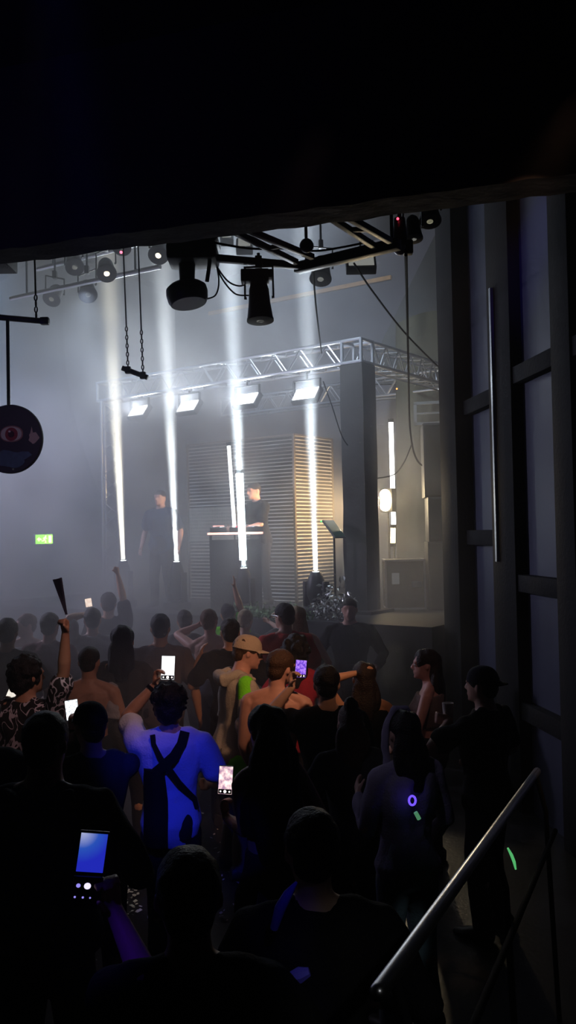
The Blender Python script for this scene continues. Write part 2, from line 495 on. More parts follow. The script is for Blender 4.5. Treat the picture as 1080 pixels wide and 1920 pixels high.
# blinder: warm lamp seen past the pillar
bl = P(722, 938, 12.45)
t = thing('blinder_lamp', 'blazing amber blinder lamp between the clad pillar and the light tube', 'lamp', bl, (0, 0, SROT))
MB().box((0, 0.09, 0), (0.2, 0.14, 0.34), None, 0.02).build('housing', BLACKM, t)
for z in (-0.075, 0.075):
    MB().ball((0, 0.0, z), (0.08, 0.05, 0.08), None, 20, 10).build('bulb', mat('blinder_bulb', (1, 0.8, 0.5), 0.3, emit=(1.0, 0.78, 0.42), estr=70, sample=False), t)
MB().tube([(0, 0.09, -0.17), (0, 0.09, STAGE_Z - bl.z)], 0.016, 8).build('stand_pole', BLACKM, t)
lamp('blinder_light', 'SPOT', bl - SV * 0.12, V((-0.95, 0.95, 0.02)), BLIND_POWER, (1.0, 0.66, 0.32), spot_size=math.radians(85), spot_blend=0.5, shadow_soft_size=0.08)
lamp('blinder_glow', 'POINT', bl - SV * 0.14, None, BLIND_POWER * 0.085, (1.0, 0.78, 0.48), shadow_soft_size=0.06)

# ---------------------------------------------------------------- white panel lamps under the front truss
PANE = mat('panel_glow', (1, 1, 1), 0.4, emit=(0.93, 0.97, 1.0), estr=3.2, sample=False)
for i, (px, py, wd, lab) in enumerate(((259, 770, 0.32, 'white panel lamp at the smoky end of the truss'), (352, 761, 0.34, 'white panel lamp second from the smoky end of the truss'), (461, 748, 0.36, 'white panel lamp over the brightest light tube'), (573, 738, 0.36, 'white panel lamp nearest the black clad pillar'))):
    c0 = S_at(px, -0.12, 4.45)
    d = (c0 - CAM).dot(_f); c = P(px, py, d)
    t = thing('panel_lamp', lab, 'panel lamp', c, (0, 0, SROT), group='white panel lamps under the truss')
    tilt = Matrix.Rotation(math.radians(-38), 3, 'X')        # face points out and down
    fwd = tilt @ V((0, -1, 0))
    MB().box(-fwd * 0.045, (wd + 0.05, 0.08, 0.25), tilt, 0.012).build('housing', BLACKM, t)
    MB().box(fwd * 0.002, (wd, 0.012, 0.2), tilt, 0.004).build('diffuser', PANE, t)
    yk = MB()
    zt = TZ - TH / 2 - c.z
    for sg in (-1, 1): yk.box((sg * (wd / 2 + 0.035), 0.04, 0.09), (0.012, 0.04, 0.2))
    yk.box((0, 0.04, 0.19), (wd + 0.08, 0.04, 0.014)); yk.tube([(0, 0.04, 0.19), (0, 0.04, zt)], 0.015, 8)
    yk.build('yoke', BLACKM, t)
    MB().box((0, 0.04, zt), (0.05, 0.09, 0.08), None, 0.01).build('clamp', BLACKM, t)
    R3 = Matrix.Rotation(SROT, 3, 'Z')
    lamp('panel_light', 'AREA', c + R3 @ fwd * 0.02, R3 @ fwd, PANEL_POWER, (0.80, 0.89, 1.0), shape='RECTANGLE', size=wd, size_y=0.2, spread=math.radians(150))

def PH(px, py, z):
    """the point at height z that shows at pixel px, py"""
    e = P(px, py, 1.0) - CAM
    return CAM + e * ((z - CAM.z) / e.z)
def cable(name, label, pts, r, cat='cable', m=None, sag=0, n=10):
    """smooth tube through the points (Catmull-Rom)"""
    pts = [V(p) for p in pts]; q = [pts[0]] + pts + [pts[-1]]; out = []
    for i in range(1, len(q) - 2):
        for k in range(n):
            t = k / n
            out.append(0.5 * ((2 * q[i]) + (q[i + 1] - q[i - 1]) * t + (2 * q[i - 1] - 5 * q[i] + 4 * q[i + 1] - q[i + 2]) * t * t + (3 * q[i] - q[i - 1] - 3 * q[i + 1] + q[i + 2]) * t ** 3))
    out.append(pts[-1])
    o = MB().tube(out, r, 6).build(name, m or RUBBER)
    return tag(o, label, cat)

# ---------------------------------------------------------------- moving head hung in front on a box mast
d = 6.3; u = d / F
mp = P(375, 428, d)
mast = thing('ceiling_mast', 'thick black box mast hanging from the ceiling above the wash moving head', 'mast', (mp.x, mp.y, CEIL_Z))
zb = P(375, 459, d).z
MB().box((0, 0, (zb - CEIL_Z) / 2), (0.235, 0.235, CEIL_Z - zb), None, 0.008).build('shaft', BLACKM, mast)
MB().box((0, 0, zb - CEIL_Z + 0.012), (0.27, 0.27, 0.024), None, 0.006).build('end_plate', BLACKM, mast)
hc = P(351, 552, d); bc_ = P(362, 479, d)
wm = thing('wash_moving_head', 'black wash moving head hanging under the thick box mast', 'moving head light', (bc_.x, bc_.y, bc_.z))
MB().box((0, 0, 0), (0.355, 0.30, 0.13), None, 0.03).build('base', BLACK, wm)
st_ = MB(); st_.limb([(-0.045, 0, -0.05), (-0.045, 0, -0.16), (-0.04, 0, -0.26)], [0.06, 0.055, 0.06], 12); st_.build('yoke', BLACK, wm)
hl = hc - bc_
ax = V((0.16, -0.12, -1)).normalized()
hd = MB(); hd.lathe(hl - ax * 0.075, [(0.06, 0), (0.12, 0.008), (0.145, 0.03), (0.150, 0.07), (0.142, 0.12), (0.128, 0.145)], ax, 32); hd.build('head', BLACK, wm)
MB().lathe(hl + ax * 0.063, [(0.124, 0), (0.122, 0.010)], ax, 32).build('lens', GLASS, wm)
cb = MB(); cb.box((0.02, 0, 0.078), (0.16, 0.08, 0.03), None, 0.006); cb.build('clamp_plate', BLACKM, wm)
cable('power_cable', 'thick black cable drooping beside the wash moving head', [P(392, 462, 6.28), P(393, 490, 6.2), P(388, 528, 6.2)], 0.014)
cable('signal_cable', 'thin looped black cable behind the wash moving head', [P(398, 465, 6.35), P(410, 520, 6.4), P(405, 552, 6.4), P(386, 561, 6.35)], 0.006)
cable('signal_cable', 'thin black cable sagging from the mast to the par can body', [P(400, 480, 6.38), P(415, 520, 6.4), P(440, 550, 6.4), P(466, 554, 6.35)], 0.006)
cable('signal_cable', 'thin black cable sagging from the mast to the par can clamp', [P(400, 490, 6.38), P(425, 525, 6.4), P(448, 536, 6.4), P(468, 530, 6.36)], 0.006)
cable('signal_cable', 'thin black cable strung along the pipe frame past the mast', [P(402, 455, 6.1), P(470, 466, 6.2), P(540, 466, 6.3), P(600, 470, 6.4), P(700, 452, 6.3)], 0.008)

# ---------------------------------------------------------------- triangular pipe frame
FZ = 4.47
pf = thing('pipe_frame', 'black triangular pipe frame overhead between mast and bulkhead', 'lighting frame', PH(572, 498, FZ))
o = PH(572, 498, FZ)
def bar(name, p0, p1, s, mt=BLACKM):
    e = p1 - p0; q = Matrix((e.normalized(), V((0, 0, 1)).cross(e.normalized()), V((0, 0, 1)))).transposed()
    return MB().box((p0 + p1) / 2 - o, (e.length, s, s), q, 0.006).build(name, mt, pf)
PFM = mat('frame_grey_black', (0.04, 0.045, 0.05), 0.4)
bar('pipe', PH(380, 482, FZ), PH(580, 500, FZ), 0.05, PFM)
bar('pipe', PH(556, 503, FZ), PH(748, 457, FZ), 0.075, PFM)
bar('rail', PH(395, 412, FZ), PH(556, 492, FZ), 0.04, PFM); bar('rail', PH(418, 412, FZ), PH(586, 482, FZ), 0.04, PFM)
bar('rail', PH(612, 403, FZ), PH(702, 462, FZ), 0.04, PFM); bar('rail', PH(640, 400, FZ), PH(732, 452, FZ), 0.04, PFM)
for a_, b_ in (((430, 430), (458, 430)), ((500, 466), (530, 460)), ((655, 431), (688, 430))):
    bar('rung', PH(*a_, FZ), PH(*b_, FZ), 0.03, PFM)
MB().ball(PH(575, 466, FZ) - o + V((0, 0, 0.02)), 0.05).build('coupler', BLACKM, pf)
for a_ in ((400, 484), (575, 497), (735, 459)):
    q_ = PH(*a_, FZ) - o
    MB().tube([q_, q_ + V((0, 0, CEIL_Z - FZ))], 0.012, 6).build('drop_rod', BLACKM, pf)
sp = P(2, 484, 6.6)
hs_ = thing('hung_loudspeaker', 'black speaker box hung at the frame edge above the chain held pipe', 'speaker', sp)
MB().box((-0.1, 0, 0), (0.36, 0.3, 0.155), None, 0.012).build('cabinet', mat('speaker_black', (0.02, 0.02, 0.02), 0.6, bump=0.3, bscale=90), hs_)
MB().box((-0.1, -0.155, 0), (0.32, 0.012, 0.12), None, 0.004).build('grille', RUBBER, hs_)
MB().tube([(-0.1, 0, 0.07), (-0.1, 0, CEIL_Z - sp.z)], 0.014, 8).build('drop_rod', BLACKM, hs_)

# ---------------------------------------------------------------- par cans and other lamps overhead
def par_can(c, ax, r, L, label, lens=GLASS, group=None, name='par_can', body=BLACK, hook=None):
    """c: centre of the front ring, ax: where it points"""
    ax = V(ax).normalized(); t = thing(name, label, 'stage lamp', c, group=group)
    MB().lathe(-ax * L, [(0.3 * r, 0), (0.62 * r, 0.02), (0.78 * r, L * 0.25), (0.86 * r, L * 0.6), (1.0 * r, L * 0.93), (1.0 * r, L)], ax, 24).build('can', body, t)
    MB()._lathe((0, 0, 0), [(0.86 * r, -0.004), (1.06 * r, -0.004), (1.06 * r, 0.012), (0.9 * r, 0.014)], ax, 24).build('ring', body, t)
    MB().lathe((0, 0, 0), [(0.9 * r, 0), (0.7 * r, 0.009), (0.3 * r, 0.014)], ax, 24).build('lens', lens, t)
    sd = ax.cross(V((0, 1, 0.2))).normalized(); yk = MB(); pv = -ax * L * 0.55
    top = pv + V((0, 0, L * 0.75))
    yk.tube([pv + sd * r * 0.98, pv + sd * r * 1.12, top + sd * r * 1.1, top - sd * r * 1.1, pv - sd * r * 1.12, pv - sd * r * 0.98], 0.011, 6)
    yk.build('yoke', BLACKM, t)
    hk = MB(); hk.box(top + V((0, 0, 0.03)), (0.05, 0.07, 0.09), None, 0.008)
    hk.tube([top + V((0, 0, 0.05)), top + V((0, 0, hook if hook else 0.12))], 0.012, 6)
    hk.build('clamp', BLACKM, t)
    return t
PAL = mat('lens_pale_lit', (0.62, 0.62, 0.58), 0.4, 0.0, spec=0.7, emit=(0.9, 0.92, 0.85), estr=0.22, sample=False)  # weak emission stands in for stage light falling on the lenses
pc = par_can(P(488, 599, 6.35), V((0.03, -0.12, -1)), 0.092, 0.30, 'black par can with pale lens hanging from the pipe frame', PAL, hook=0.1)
jb = MB(); jb.box(P(478, 519, 6.33) - P(488, 599, 6.35), (0.2, 0.12, 0.09), None, 0.01); jb.box(P(500, 516, 6.33) - P(488, 599, 6.35), (0.09, 0.12, 0.06), None, 0.01); jb.build('clamp_block', BLACK, pc)
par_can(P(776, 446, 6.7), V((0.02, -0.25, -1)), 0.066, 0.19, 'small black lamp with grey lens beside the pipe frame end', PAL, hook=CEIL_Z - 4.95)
par_can(P(806, 413, 6.9), V((-0.02, -0.42, -1)), 0.085, 0.2, 'lamp with large pale olive lens at the bulkhead edge', mat('lens_olive_lit', (0.75, 0.74, 0.55), 0.4, emit=(0.85, 0.82, 0.55), estr=0.25, sample=False), hook=CEIL_Z - 4.95)  # the olive lens glows in place of stage light from below
dm = thing('dome_camera', 'dark glass dome hanging from the end of the pipe frame', 'dome', P(750, 462, 6.25))
MB().lathe((0, 0, 0), [(0.04, 0.2), (0.055, 0.06), (0.06, 0.0)], (0, 0, 1), 20).build('housing', BLACKM, dm)
MB().ball((0, 0, -0.01), 0.052, None, 20, 12).build('glass_dome', GLASS, dm)
MB().box((0.055, 0, -0.01), (0.07, 0.07, 0.1), None, 0.012).build('side_box', BLACK, dm)
MB().ball((-0.02, -0.065, 0.175), 0.009).build('red_led', mat('red_led', (1, 0, 0), 0.4, emit=(1, 0.04, 0.08), estr=5, sample=False), dm)
MB().tube([(0, 0, 0.18), (0, 0, 3.0)], 0.014, 8).build('drop_rod', BLACKM, dm)
# box lamp further back
def box_lamp(c, label, sx, sz, R3=None, mt=PAL, drop=1.2):
    t = thing('box_lamp', label, 'stage lamp', c, group='unlit box lamps overhead')
    q = Matrix.Rotation(math.radians(-35), 3, 'X')
    MB().box(q @ V((0, 0.05, 0)), (sx + 0.05, 0.1, sz + 0.05), q, 0.012).build('housing', BLACKM, t)
    MB().box(q @ V((0, -0.006, 0)), (sx, 0.012, sz), q, 0.004).build('front_glass', mt, t)
    MB().tube([(0, 0.05, 0), (0, 0.05, CEIL_Z - c.z)], 0.010, 6).build('drop_rod', BLACKM, t)
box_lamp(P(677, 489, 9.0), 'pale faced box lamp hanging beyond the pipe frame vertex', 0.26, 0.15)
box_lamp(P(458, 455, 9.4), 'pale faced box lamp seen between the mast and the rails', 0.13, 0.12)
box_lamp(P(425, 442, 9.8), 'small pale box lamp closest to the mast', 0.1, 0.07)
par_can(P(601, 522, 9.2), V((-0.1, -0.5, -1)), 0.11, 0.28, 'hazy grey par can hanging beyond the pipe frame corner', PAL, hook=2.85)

# lighting bars and cans over the smoky side
BZ = 5.75
def light_bar(label, p0, p1):
    t = thing('lighting_bar', label, 'lighting bar', p0, group='lighting bars over the smoky side')
    MB().tube([(0, 0, 0), p1 - p0], 0.026, 10).build('pipe', ALU, t)
    for k in (0.12, 0.85):
        q = (p1 - p0) * k
        MB().tube([q, q + V((0, 0, CEIL_Z - p0.z - 0.01))], 0.012, 6).build('drop_rod', BLACKM, t)
    return t
pb0, pb1 = PH(70, 505, BZ), PH(345, 436, BZ)
light_bar('grey pipe bar carrying cans over the two beams in thick smoke', pb0, pb1)
pq0, pq1 = PH(20, 560, 5.3), PH(300, 500, 5.3)
light_bar('lower grey pipe bar over the smoky end of the stage', pq0, pq1)
WARM = mat('lens_warm_lit', (0.8, 0.72, 0.6), 0.4, emit=(1, 0.85, 0.65), estr=4.0, sample=False)  # emission imitates a warm reflection on these lenses
labs = ['grey can with bright warm lens on the smoky lighting bar', 'can with amber edged lens below the smoky lighting bar', 'round grey can hanging at the far end of the smoky lighting bar', 'tilted grey can by the second light beam', 'small grey can above the first light beam', 'grey can on the lower bar over the smoke']
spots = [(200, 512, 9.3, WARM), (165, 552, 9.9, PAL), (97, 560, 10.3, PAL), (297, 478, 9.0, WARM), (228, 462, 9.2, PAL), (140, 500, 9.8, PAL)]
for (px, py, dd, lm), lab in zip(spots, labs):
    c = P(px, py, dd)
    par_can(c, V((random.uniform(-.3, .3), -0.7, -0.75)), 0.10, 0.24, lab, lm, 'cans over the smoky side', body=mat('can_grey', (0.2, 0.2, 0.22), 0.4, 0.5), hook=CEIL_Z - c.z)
MB_ = MB()
def glow_dot(px, py, dd, label, col):
    o = MB().ball(P(px, py, dd), 0.012).build('light_dot', mat('glow_dot_%d' % px, col, 0.4, emit=col, estr=4, sample=False)); tag(o, label, 'indicator light')
glow_dot(227, 473, 7.4, 'tiny red indicator light by the hanging chains', (1.0, 0.12, 0.2))
glow_dot(744, 729, 12.4, 'tiny orange indicator light under the truss side', (1.0, 0.25, 0.05))
glow_dot(850, 1013, 10.6, 'tiny orange indicator light by the speaker stack', (1.0, 0.45, 0.12))
glow_dot(1040, 520, 7.1, 'tiny blue dot for a reflection on the glazed partition', (0.15, 0.1, 1.0))  # added glowing dot stands in for a blue reflection

# ---------------------------------------------------------------- hanging chains with their bar
def chain(t, p0, p1, r=0.008, name='chain', links_from=0.72):
    e = p1 - p0; k_ = (CEIL_Z - t.location.z - p1.z) / (p0.z - p1.z); p0 = p1 - e * k_; links_from = 1 - (1 - links_from) / k_; e = p1 - p0; m_ = MB()
    m_.tube([p0, p0 + e * links_from], r * 0.8, 6)
    L = e.length * (1 - links_from); n = int(L / 0.034)
    for i in range(n):
        c = p0 + e * (links_from + (1 - links_from) * (i + 0.5) / n)
        q = Matrix.Rotation(PI / 2 * (i % 2), 3, 'Z')
        ring = [c + q @ V((0.009 * math.cos(2 * PI * k / 8), 0, 0.020 * math.sin(2 * PI * k / 8))) for k in range(9)]
        m_.tube(ring, 0.0055, 5)
    return m_.build(name, BLACKM, t)
d0 = 7.4
hb_ = thing('chain_hung_bar', 'short black bar hung on two chains in front of the smoky truss end', 'hanging bar', P(253, 698, d0))
o = P(253, 698, d0)
MB().tube([P(229, 690, d0) - o, P(277, 708, d0) - o], 0.022, 10).build('bar', BLACKM, hb_)
hk = MB(); hk.box(P(240, 694, d0) - o, (0.05, 0.05, 0.06), None, 0.01); hk.box(P(268, 704, d0) - o, (0.05, 0.05, 0.06), None, 0.01); hk.build('shackle', BLACKM, hb_)
chain(hb_, P(229, 410, d0) - o, P(240, 692, d0) - o); chain(hb_, P(257, 410, d0) - o, P(268, 701, d0) - o)
for q in (229, 257):
    pass
d1 = 6.0
hp = thing('chain_hung_pipe', 'black pipe on a chain holding the round eye sign', 'hanging bar', P(40, 598, d1)); o = P(40, 598, d1)
MB().tube([P(-60, 590, d1) - o, P(90, 603, d1) - o], 0.02, 10).build('pipe', BLACKM, hp)
MB().box(P(84, 602, d1) - o, (0.06, 0.05, 0.05), None, 0.01).build('clamp', BLACKM, hp)
chain(hp, P(63, 420, d1) - o, P(68, 597, d1) - o, links_from=0.75); 
chain(hp, P(-45, 420, d1) - o, P(-40, 592, d1) - o, links_from=0.75)

# ---------------------------------------------------------------- round eye sign
ec = P(17, 823, 5.9)
es = thing('eye_sign', 'round dark hanging sign painted with a red eye', 'sign', ec, (0, 0, math.radians(-10)))
R0 = 0.232
MB().lathe((0, 0.02, 0), [(R0 - 0.004, -0.02), (R0, -0.012), (R0, 0.012), (R0 - 0.004, 0.02)], (0, -1, 0), 56).build('disc', mat('sign_dark', (0.045, 0.03, 0.06), 0.55, noise_amt=0.4, noise_scale=8), es)
def flat(pts, y, name, mt, par):
    return MB().prism([V((x, y, z)) for x, z in pts], (0, -0.004, 0)).build(name, mt, par)
def almond(cx, cz, w_, h_, n=16):
    out = [(cx + w_ * math.cos(PI - PI * k / n), cz + h_ * math.sin(PI * k / n) ** 0.8 if 0 < k < n else cz) for k in range(n + 1)]
    out += [(cx + w_ * math.cos(PI * k / n), cz - h_ * 0.9 * math.sin(PI * k / n) ** 0.8) for k in range(1, n)]
    return out
def blob(cx, cz, r1, r2, n=22, seed=0, j=0.2):
    return [(cx + r1 * (1 + j * noise.noise(V((math.cos(2 * PI * k / n) * 1.5, math.sin(2 * PI * k / n) * 1.5, seed)))) * math.cos(2 * PI * k / n), cz + r2 * (1 + j * noise.noise(V((math.cos(2 * PI * k / n) * 1.5 + 5, math.sin(2 * PI * k / n) * 1.5, seed)))) * math.sin(2 * PI * k / n)) for k in range(n)]
flat(blob(0.02, -0.13, 0.12, 0.06, seed=2, j=0.5), -0.0, 'blue_painted_patch', mat('sign_blue', (0.09, 0.13, 0.24), 0.6, noise_amt=0.5, noise_scale=25), es)
flat(almond(0.02, 0.03, 0.082, 0.058), -0.001, 'eyelid_outline', mat('sign_rose', (0.35, 0.15, 0.16), 0.5), es)
ey = flat(almond(0.02, 0.03, 0.074, 0.050), -0.004, 'eye_white', mat('sign_white', (0.62, 0.55, 0.55), 0.5), es)
ir = flat(blob(0.022, 0.03, 0.045, 0.045, j=0.0), -0.007, 'iris', mat('sign_red', (0.32, 0.035, 0.05), 0.4), es)
flat(blob(0.022, 0.03, 0.022, 0.022, j=0.0), -0.010, 'pupil', mat('sign_pupil', (0.06, 0.01, 0.015), 0.3), es)
flat(blob(0.012, 0.048, 0.008, 0.006, j=0.0), -0.0135, 'eye_glint', mat('sign_glint', (0.9, 0.8, 0.8), 0.4), es)
flat(blob(0.176, 0.0, 0.04, 0.03, seed=5, j=0.6) , -0.001, 'pale_patch', mat('sign_pink', (0.6, 0.42, 0.4), 0.5), es)
flat([(0.15, 0.01), (0.165, 0.075), (0.178, 0.01)], -0.0015, 'pale_point', MATS['sign_pink'], es)
MB().ball((0.03, -0.005, -0.205), 0.008).build('rivet', STEEL, es)
MB().tube([(0.0, 0.0, R0 - 0.005), (0.0, 0.0, P(13, 600, 5.95).z - ec.z)], 0.012, 8).build('hanger_rod', BLACKM, es)

# ---------------------------------------------------------------- exit sign on the smoky side wall
e = P(79, 1011, 1.0) - CAM
k_ = (S(7.44, 0, 0) - CAM).dot(SU) / e.dot(SU)
xp = CAM + e * k_
xs = thing('exit_sign', 'small green lit escape route sign glowing through the smoke', 'exit sign', xp, frame_z(-SU, (0, 0, 1)))
MB().box((0, 0, 0.03), (0.42, 0.2, 0.055), None, 0.008).build('housing', WHITE, xs)
MB().box((0, 0, 0.06), (0.39, 0.17, 0.008)).build('lit_face', mat('exit_green', (0.1, 0.8, 0.1), 0.4, emit=(0.35, 0.95, 0.08), estr=7.0, sample=False), xs)
XW = mat('exit_white', (1, 1, 1), 0.4, emit=(1, 0.95, 0.55), estr=9, sample=False)
pm = MB()   # running figure
pm.ball((0.03, 0.055, 0.068), (0.016, 0.016, 0.004)); pm.tube([(0.025, 0.035, 0.067), (0.0, -0.01, 0.067)], 0.012, 6)
pm.tube([(0.0, -0.01, 0.067), (0.03, -0.03, 0.067), (0.02, -0.07, 0.067)], 0.008, 6); pm.tube([(0.0, -0.01, 0.067), (-0.03, -0.035, 0.067), (-0.06, -0.035, 0.067)], 0.008, 6)
pm.tube([(0.025, 0.035, 0.067), (0.055, 0.01, 0.067)], 0.007, 6); pm.tube([(0.02, 0.035, 0.067), (-0.015, 0.025, 0.067), (-0.03, 0.0, 0.067)], 0.007, 6)
pm.build('running_figure', XW, xs)
MB().box((0.13, 0.0, 0.067), (0.06, 0.13, 0.006)).build('door_symbol', XW, xs)
ar = MB(); ar.prism([V((-0.17, 0.0, 0.065)), V((-0.115, 0.045, 0.065)), V((-0.115, -0.045, 0.065))], (0, 0, 0.005)); ar.box((-0.095, 0, 0.067), (0.05, 0.03, 0.006)); ar.build('arrow', XW, xs)

# ---------------------------------------------------------------- cables near the stage
cable('hanging_cable', 'long black cable running diagonally from the box lamp to the speaker', [P(664, 494, 8.5), P(700, 548, 9.2), P(760, 625, 10.4), P(826, 692, 11.6)], 0.011)
cable('hanging_cable', 'long black cable dropping from the dome past the speaker stack', [P(761, 478, 6.2), P(763, 560, 8.0), P(766, 700, 11.0), P(770, 815, 11.9), P(786, 868, 12.0), P(828, 885, 12.0)], 0.012)
cable('hanging_cable', 'thin cable looping from the speaker to the clad pillar', [P(773, 830, 12.0), P(757, 868, 12.0), P(738, 890, 12.0), P(706, 897, 11.9)], 0.008)
cable('hanging_cable', 'thin cable hanging between pipe frame and truss front', [P(587, 503, 7.0), P(593, 580, 8.6), P(603, 662, 10.6)], 0.008)
cable('hanging_cable', 'thin cable drooping below the truss in front of the pillar', [P(606, 715, 11.2), P(622, 760, 11.1), P(640, 815, 11.1), P(652, 835, 11.2)], 0.007)

# ---------------------------------------------------------------- speakers, rack, case
GR = mat('speaker_grille', (0.02, 0.02, 0.02), 0.75, bump=0.8, bscale=400)
def speaker(px0, px1, py0, py1, d, dep, label, rotz=SROT + 0.55, z0=None):
    p0 = P(px0, py1, d); p1 = P(px1, py0, d); w_ = (p1.x - p0.x); h_ = p1.z - p0.z
    if z0 is not None: h_ = p1.z - z0
    t = thing('loudspeaker', label, 'speaker', ((p0.x + p1.x) / 2, d, z0 if z0 is not None else p0.z), (0, 0, rotz), group='stacked loudspeakers')
    MB().box((0, 0, h_ / 2), (w_ * 0.9, dep, h_), None, 0.012).build('cabinet', mat('speaker_black', (0.02, 0.02, 0.02), 0.6, bump=0.3, bscale=90), t)
    MB().box((0, -dep / 2 - 0.006, h_ / 2), (w_ * 0.82, 0.014, h_ - 0.06), None, 0.004).build('grille', GR, t)
    MB().box((w_ * 0.45, 0, h_ * 0.6), (0.02, 0.16, 0.05), None, 0.006).build('handle', RUBBER, t)
    return h_
zs = STAGE_Z
h1 = speaker(797, 876, 1014, 1140, 11.9, 0.62, 'black bass speaker lowest in the stack behind the black flight case', z0=zs)
z1 = zs + h1
h2 = speaker(797, 874, 932, 1014, 11.9, 0.58, 'black speaker in the middle of the stack by the partition', z0=z1)
h3 = speaker(790, 868, 795, 932, 11.9, 0.5, 'tall black speaker topmost of the stack by the partition', z0=z1 + h2)
fb = thing('frame_cradle', 'grey open square frame standing on the topmost speaker', 'speaker cradle', (P(808, 790, 11.9).x, 11.9, z1 + h2 + h3), (0, 0, SROT + 0.4))
fm = MB()
for x in (-0.2, 0.2): fm.box((x, 0, 0.15), (0.04, 0.04, 0.3))
fm.box((0, 0, 0.3), (0.44, 0.04, 0.04)); fm.box((0, 0, 0.02), (0.44, 0.04, 0.04)); fm.box((0, 0, 0.16), (0.4, 0.025, 0.025))
fm.build('frame', mat('cradle_grey', (0.22, 0.21, 0.19), 0.5, 0.5), fb)
cs = P(757, 1090, 12.0); ct = P(757, 1048, 12.0)
fc = thing('flight_case', 'black flight case with pale top edge under the amber reflection glow', 'flight case', (cs.x, cs.y, STAGE_Z), (0, 0, SROT + 0.6))
hc_ = ct.z - STAGE_Z
MB().box((0, 0, hc_ / 2), (0.52, 0.44, hc_), None, 0.01).build('case_body', mat('case_black', (0.025, 0.024, 0.022), 0.55), fc)
ed = MB()
for z in (0.012, hc_ - 0.012):
    for y in (-.22, .22): ed.box((0, y, z), (0.53, 0.025, 0.025))
    for x in (-.26, .26): ed.box((x, 0, z), (0.025, 0.45, 0.025))
for x in (-.26, .26):
    for y in (-.22, .22): ed.box((x, y, hc_ / 2), (0.025, 0.025, hc_))
ed.build('metal_edging', ALU, fc)
MB().box((-0.13, -0.226, hc_ * 0.62), (0.1, 0.006, 0.15)).build('pale_label', mat('case_label', (0.45, 0.44, 0.4), 0.6), fc)
MB().box((0.15, -0.23, hc_ * 0.5), (0.13, 0.02, 0.08), None, 0.005).build('handle', STEEL, fc)

# tilted control screen on a thin stand at the pillar
tp = P(626, 992, 11.35)
tb = thing('control_screen', 'dark tilted screen on a thin stand between slatted box and pillar', 'screen', (tp.x, tp.y, STAGE_Z), (0, 0, SROT))
zc = tp.z - STAGE_Z
q = Matrix.Rotation(math.radians(50), 3, 'Y')
MB().box((0, 0, zc), (0.30, 0.26, 0.022), q, 0.006).build('housing', mat('screen_shell', (0.10, 0.10, 0.10), 0.4), tb)
MB().box(V((0, 0, zc)) + q @ V((0, 0, 0.012)), (0.27, 0.23, 0.003), q).build('display', mat('screen_face', (0.05, 0.08, 0.06), 0.2), tb)
MB().tube([(0, 0, 0), (0, 0, zc - 0.02)], 0.014, 8).build('pole', BLACKM, tb)
MB().lathe((0, 0, 0), [(0.11, 0), (0.11, 0.015), (0.02, 0.03)]).build('foot', BLACKM, tb)
MB().ball(V((-0.1, -0.14, zc + 0.1)), 0.012).build('green_led', mat('green_led', (0.1, 0.8, 0.3), 0.4, emit=(0.1, 0.8, 0.25), estr=1.2, sample=False), tb)

# ---------------------------------------------------------------- DJ table with its decks
dp = P(441, 998, 12.15)
TBZ = dp.z - STAGE_Z
dj = thing('dj_table', 'black DJ table with a glowing rose edge behind the brightest tube', 'table', (dp.x, dp.y, STAGE_Z), (0, 0, math.radians(4)))
W_ = 104 * 12.15 / F
MB().box((0, 0.25, TBZ - 0.02), (W_, 0.55, 0.035), None, 0.006).build('table_top', BLACKM, dj)
MB().box((0, -0.03, TBZ - 0.015), (W_, 0.008, 0.03)).build('edge_light', mat('rose_edge', (1, 0.6, 0.5), 0.4, emit=(1.0, 0.42, 0.34), estr=2.6, sample=False), dj)
MB().box((0, 0.02, TBZ * 0.5 - 0.04), (W_ - 0.06, 0.02, TBZ - 0.12)).build('front_cloth', BLACKC, dj)
for x in (-W_ / 2 + 0.04, W_ / 2 - 0.04):
    for y in (0.06, 0.48):
        MB().box((x, y, TBZ / 2 - 0.02), (0.03, 0.03, TBZ - 0.04)).build('leg', BLACKM, dj)
for i, (x, lab) in enumerate(((-0.25, 'black deck player at the smoky end of the DJ table'), (0.02, 'black mixer in the middle of the DJ table'), (0.26, 'black deck player beside the DJ'))):
    nm = 'dj_mixer' if i == 1 else 'deck_player'
    t = thing(nm, lab, 'DJ mixer' if i == 1 else 'DJ deck', (dp.x + x, dp.y + 0.24, dp.z), (0, 0, math.radians(4)), group=None if i == 1 else 'decks on the DJ table')
    MB().box((0, 0, 0.035), (0.23, 0.33, 0.07), None, 0.008).build('body', mat('deck_black', (0.03, 0.03, 0.03), 0.4), t)
    if i != 1:
        MB().lathe((0, -0.02, 0.07), [(0.095, 0), (0.095, 0.012), (0.03, 0.016)]).build('jog_wheel', ALU, t)
        MB().box((0, 0.13, 0.085), (0.16, 0.06, 0.006), Matrix.Rotation(0.5, 3, 'X')).build('display', mat('deck_display', (1, .5, .4), .3, emit=(1.0, 0.4, 0.35), estr=1.2, sample=False), t)
    else:
        kn = MB()
        for a in range(4):
            for b in range(4): kn.lathe((-0.08 + a * 0.053, -0.02 + b * 0.04, 0.07), [(0.011, 0), (0.009, 0.018)], (0, 0, 1), 10)
        kn.build('knob_field', WHITE, t)
        MB().ball((-0.02, -0.12, 0.075), 0.012).build('red_led', MATS['red_led'], t)

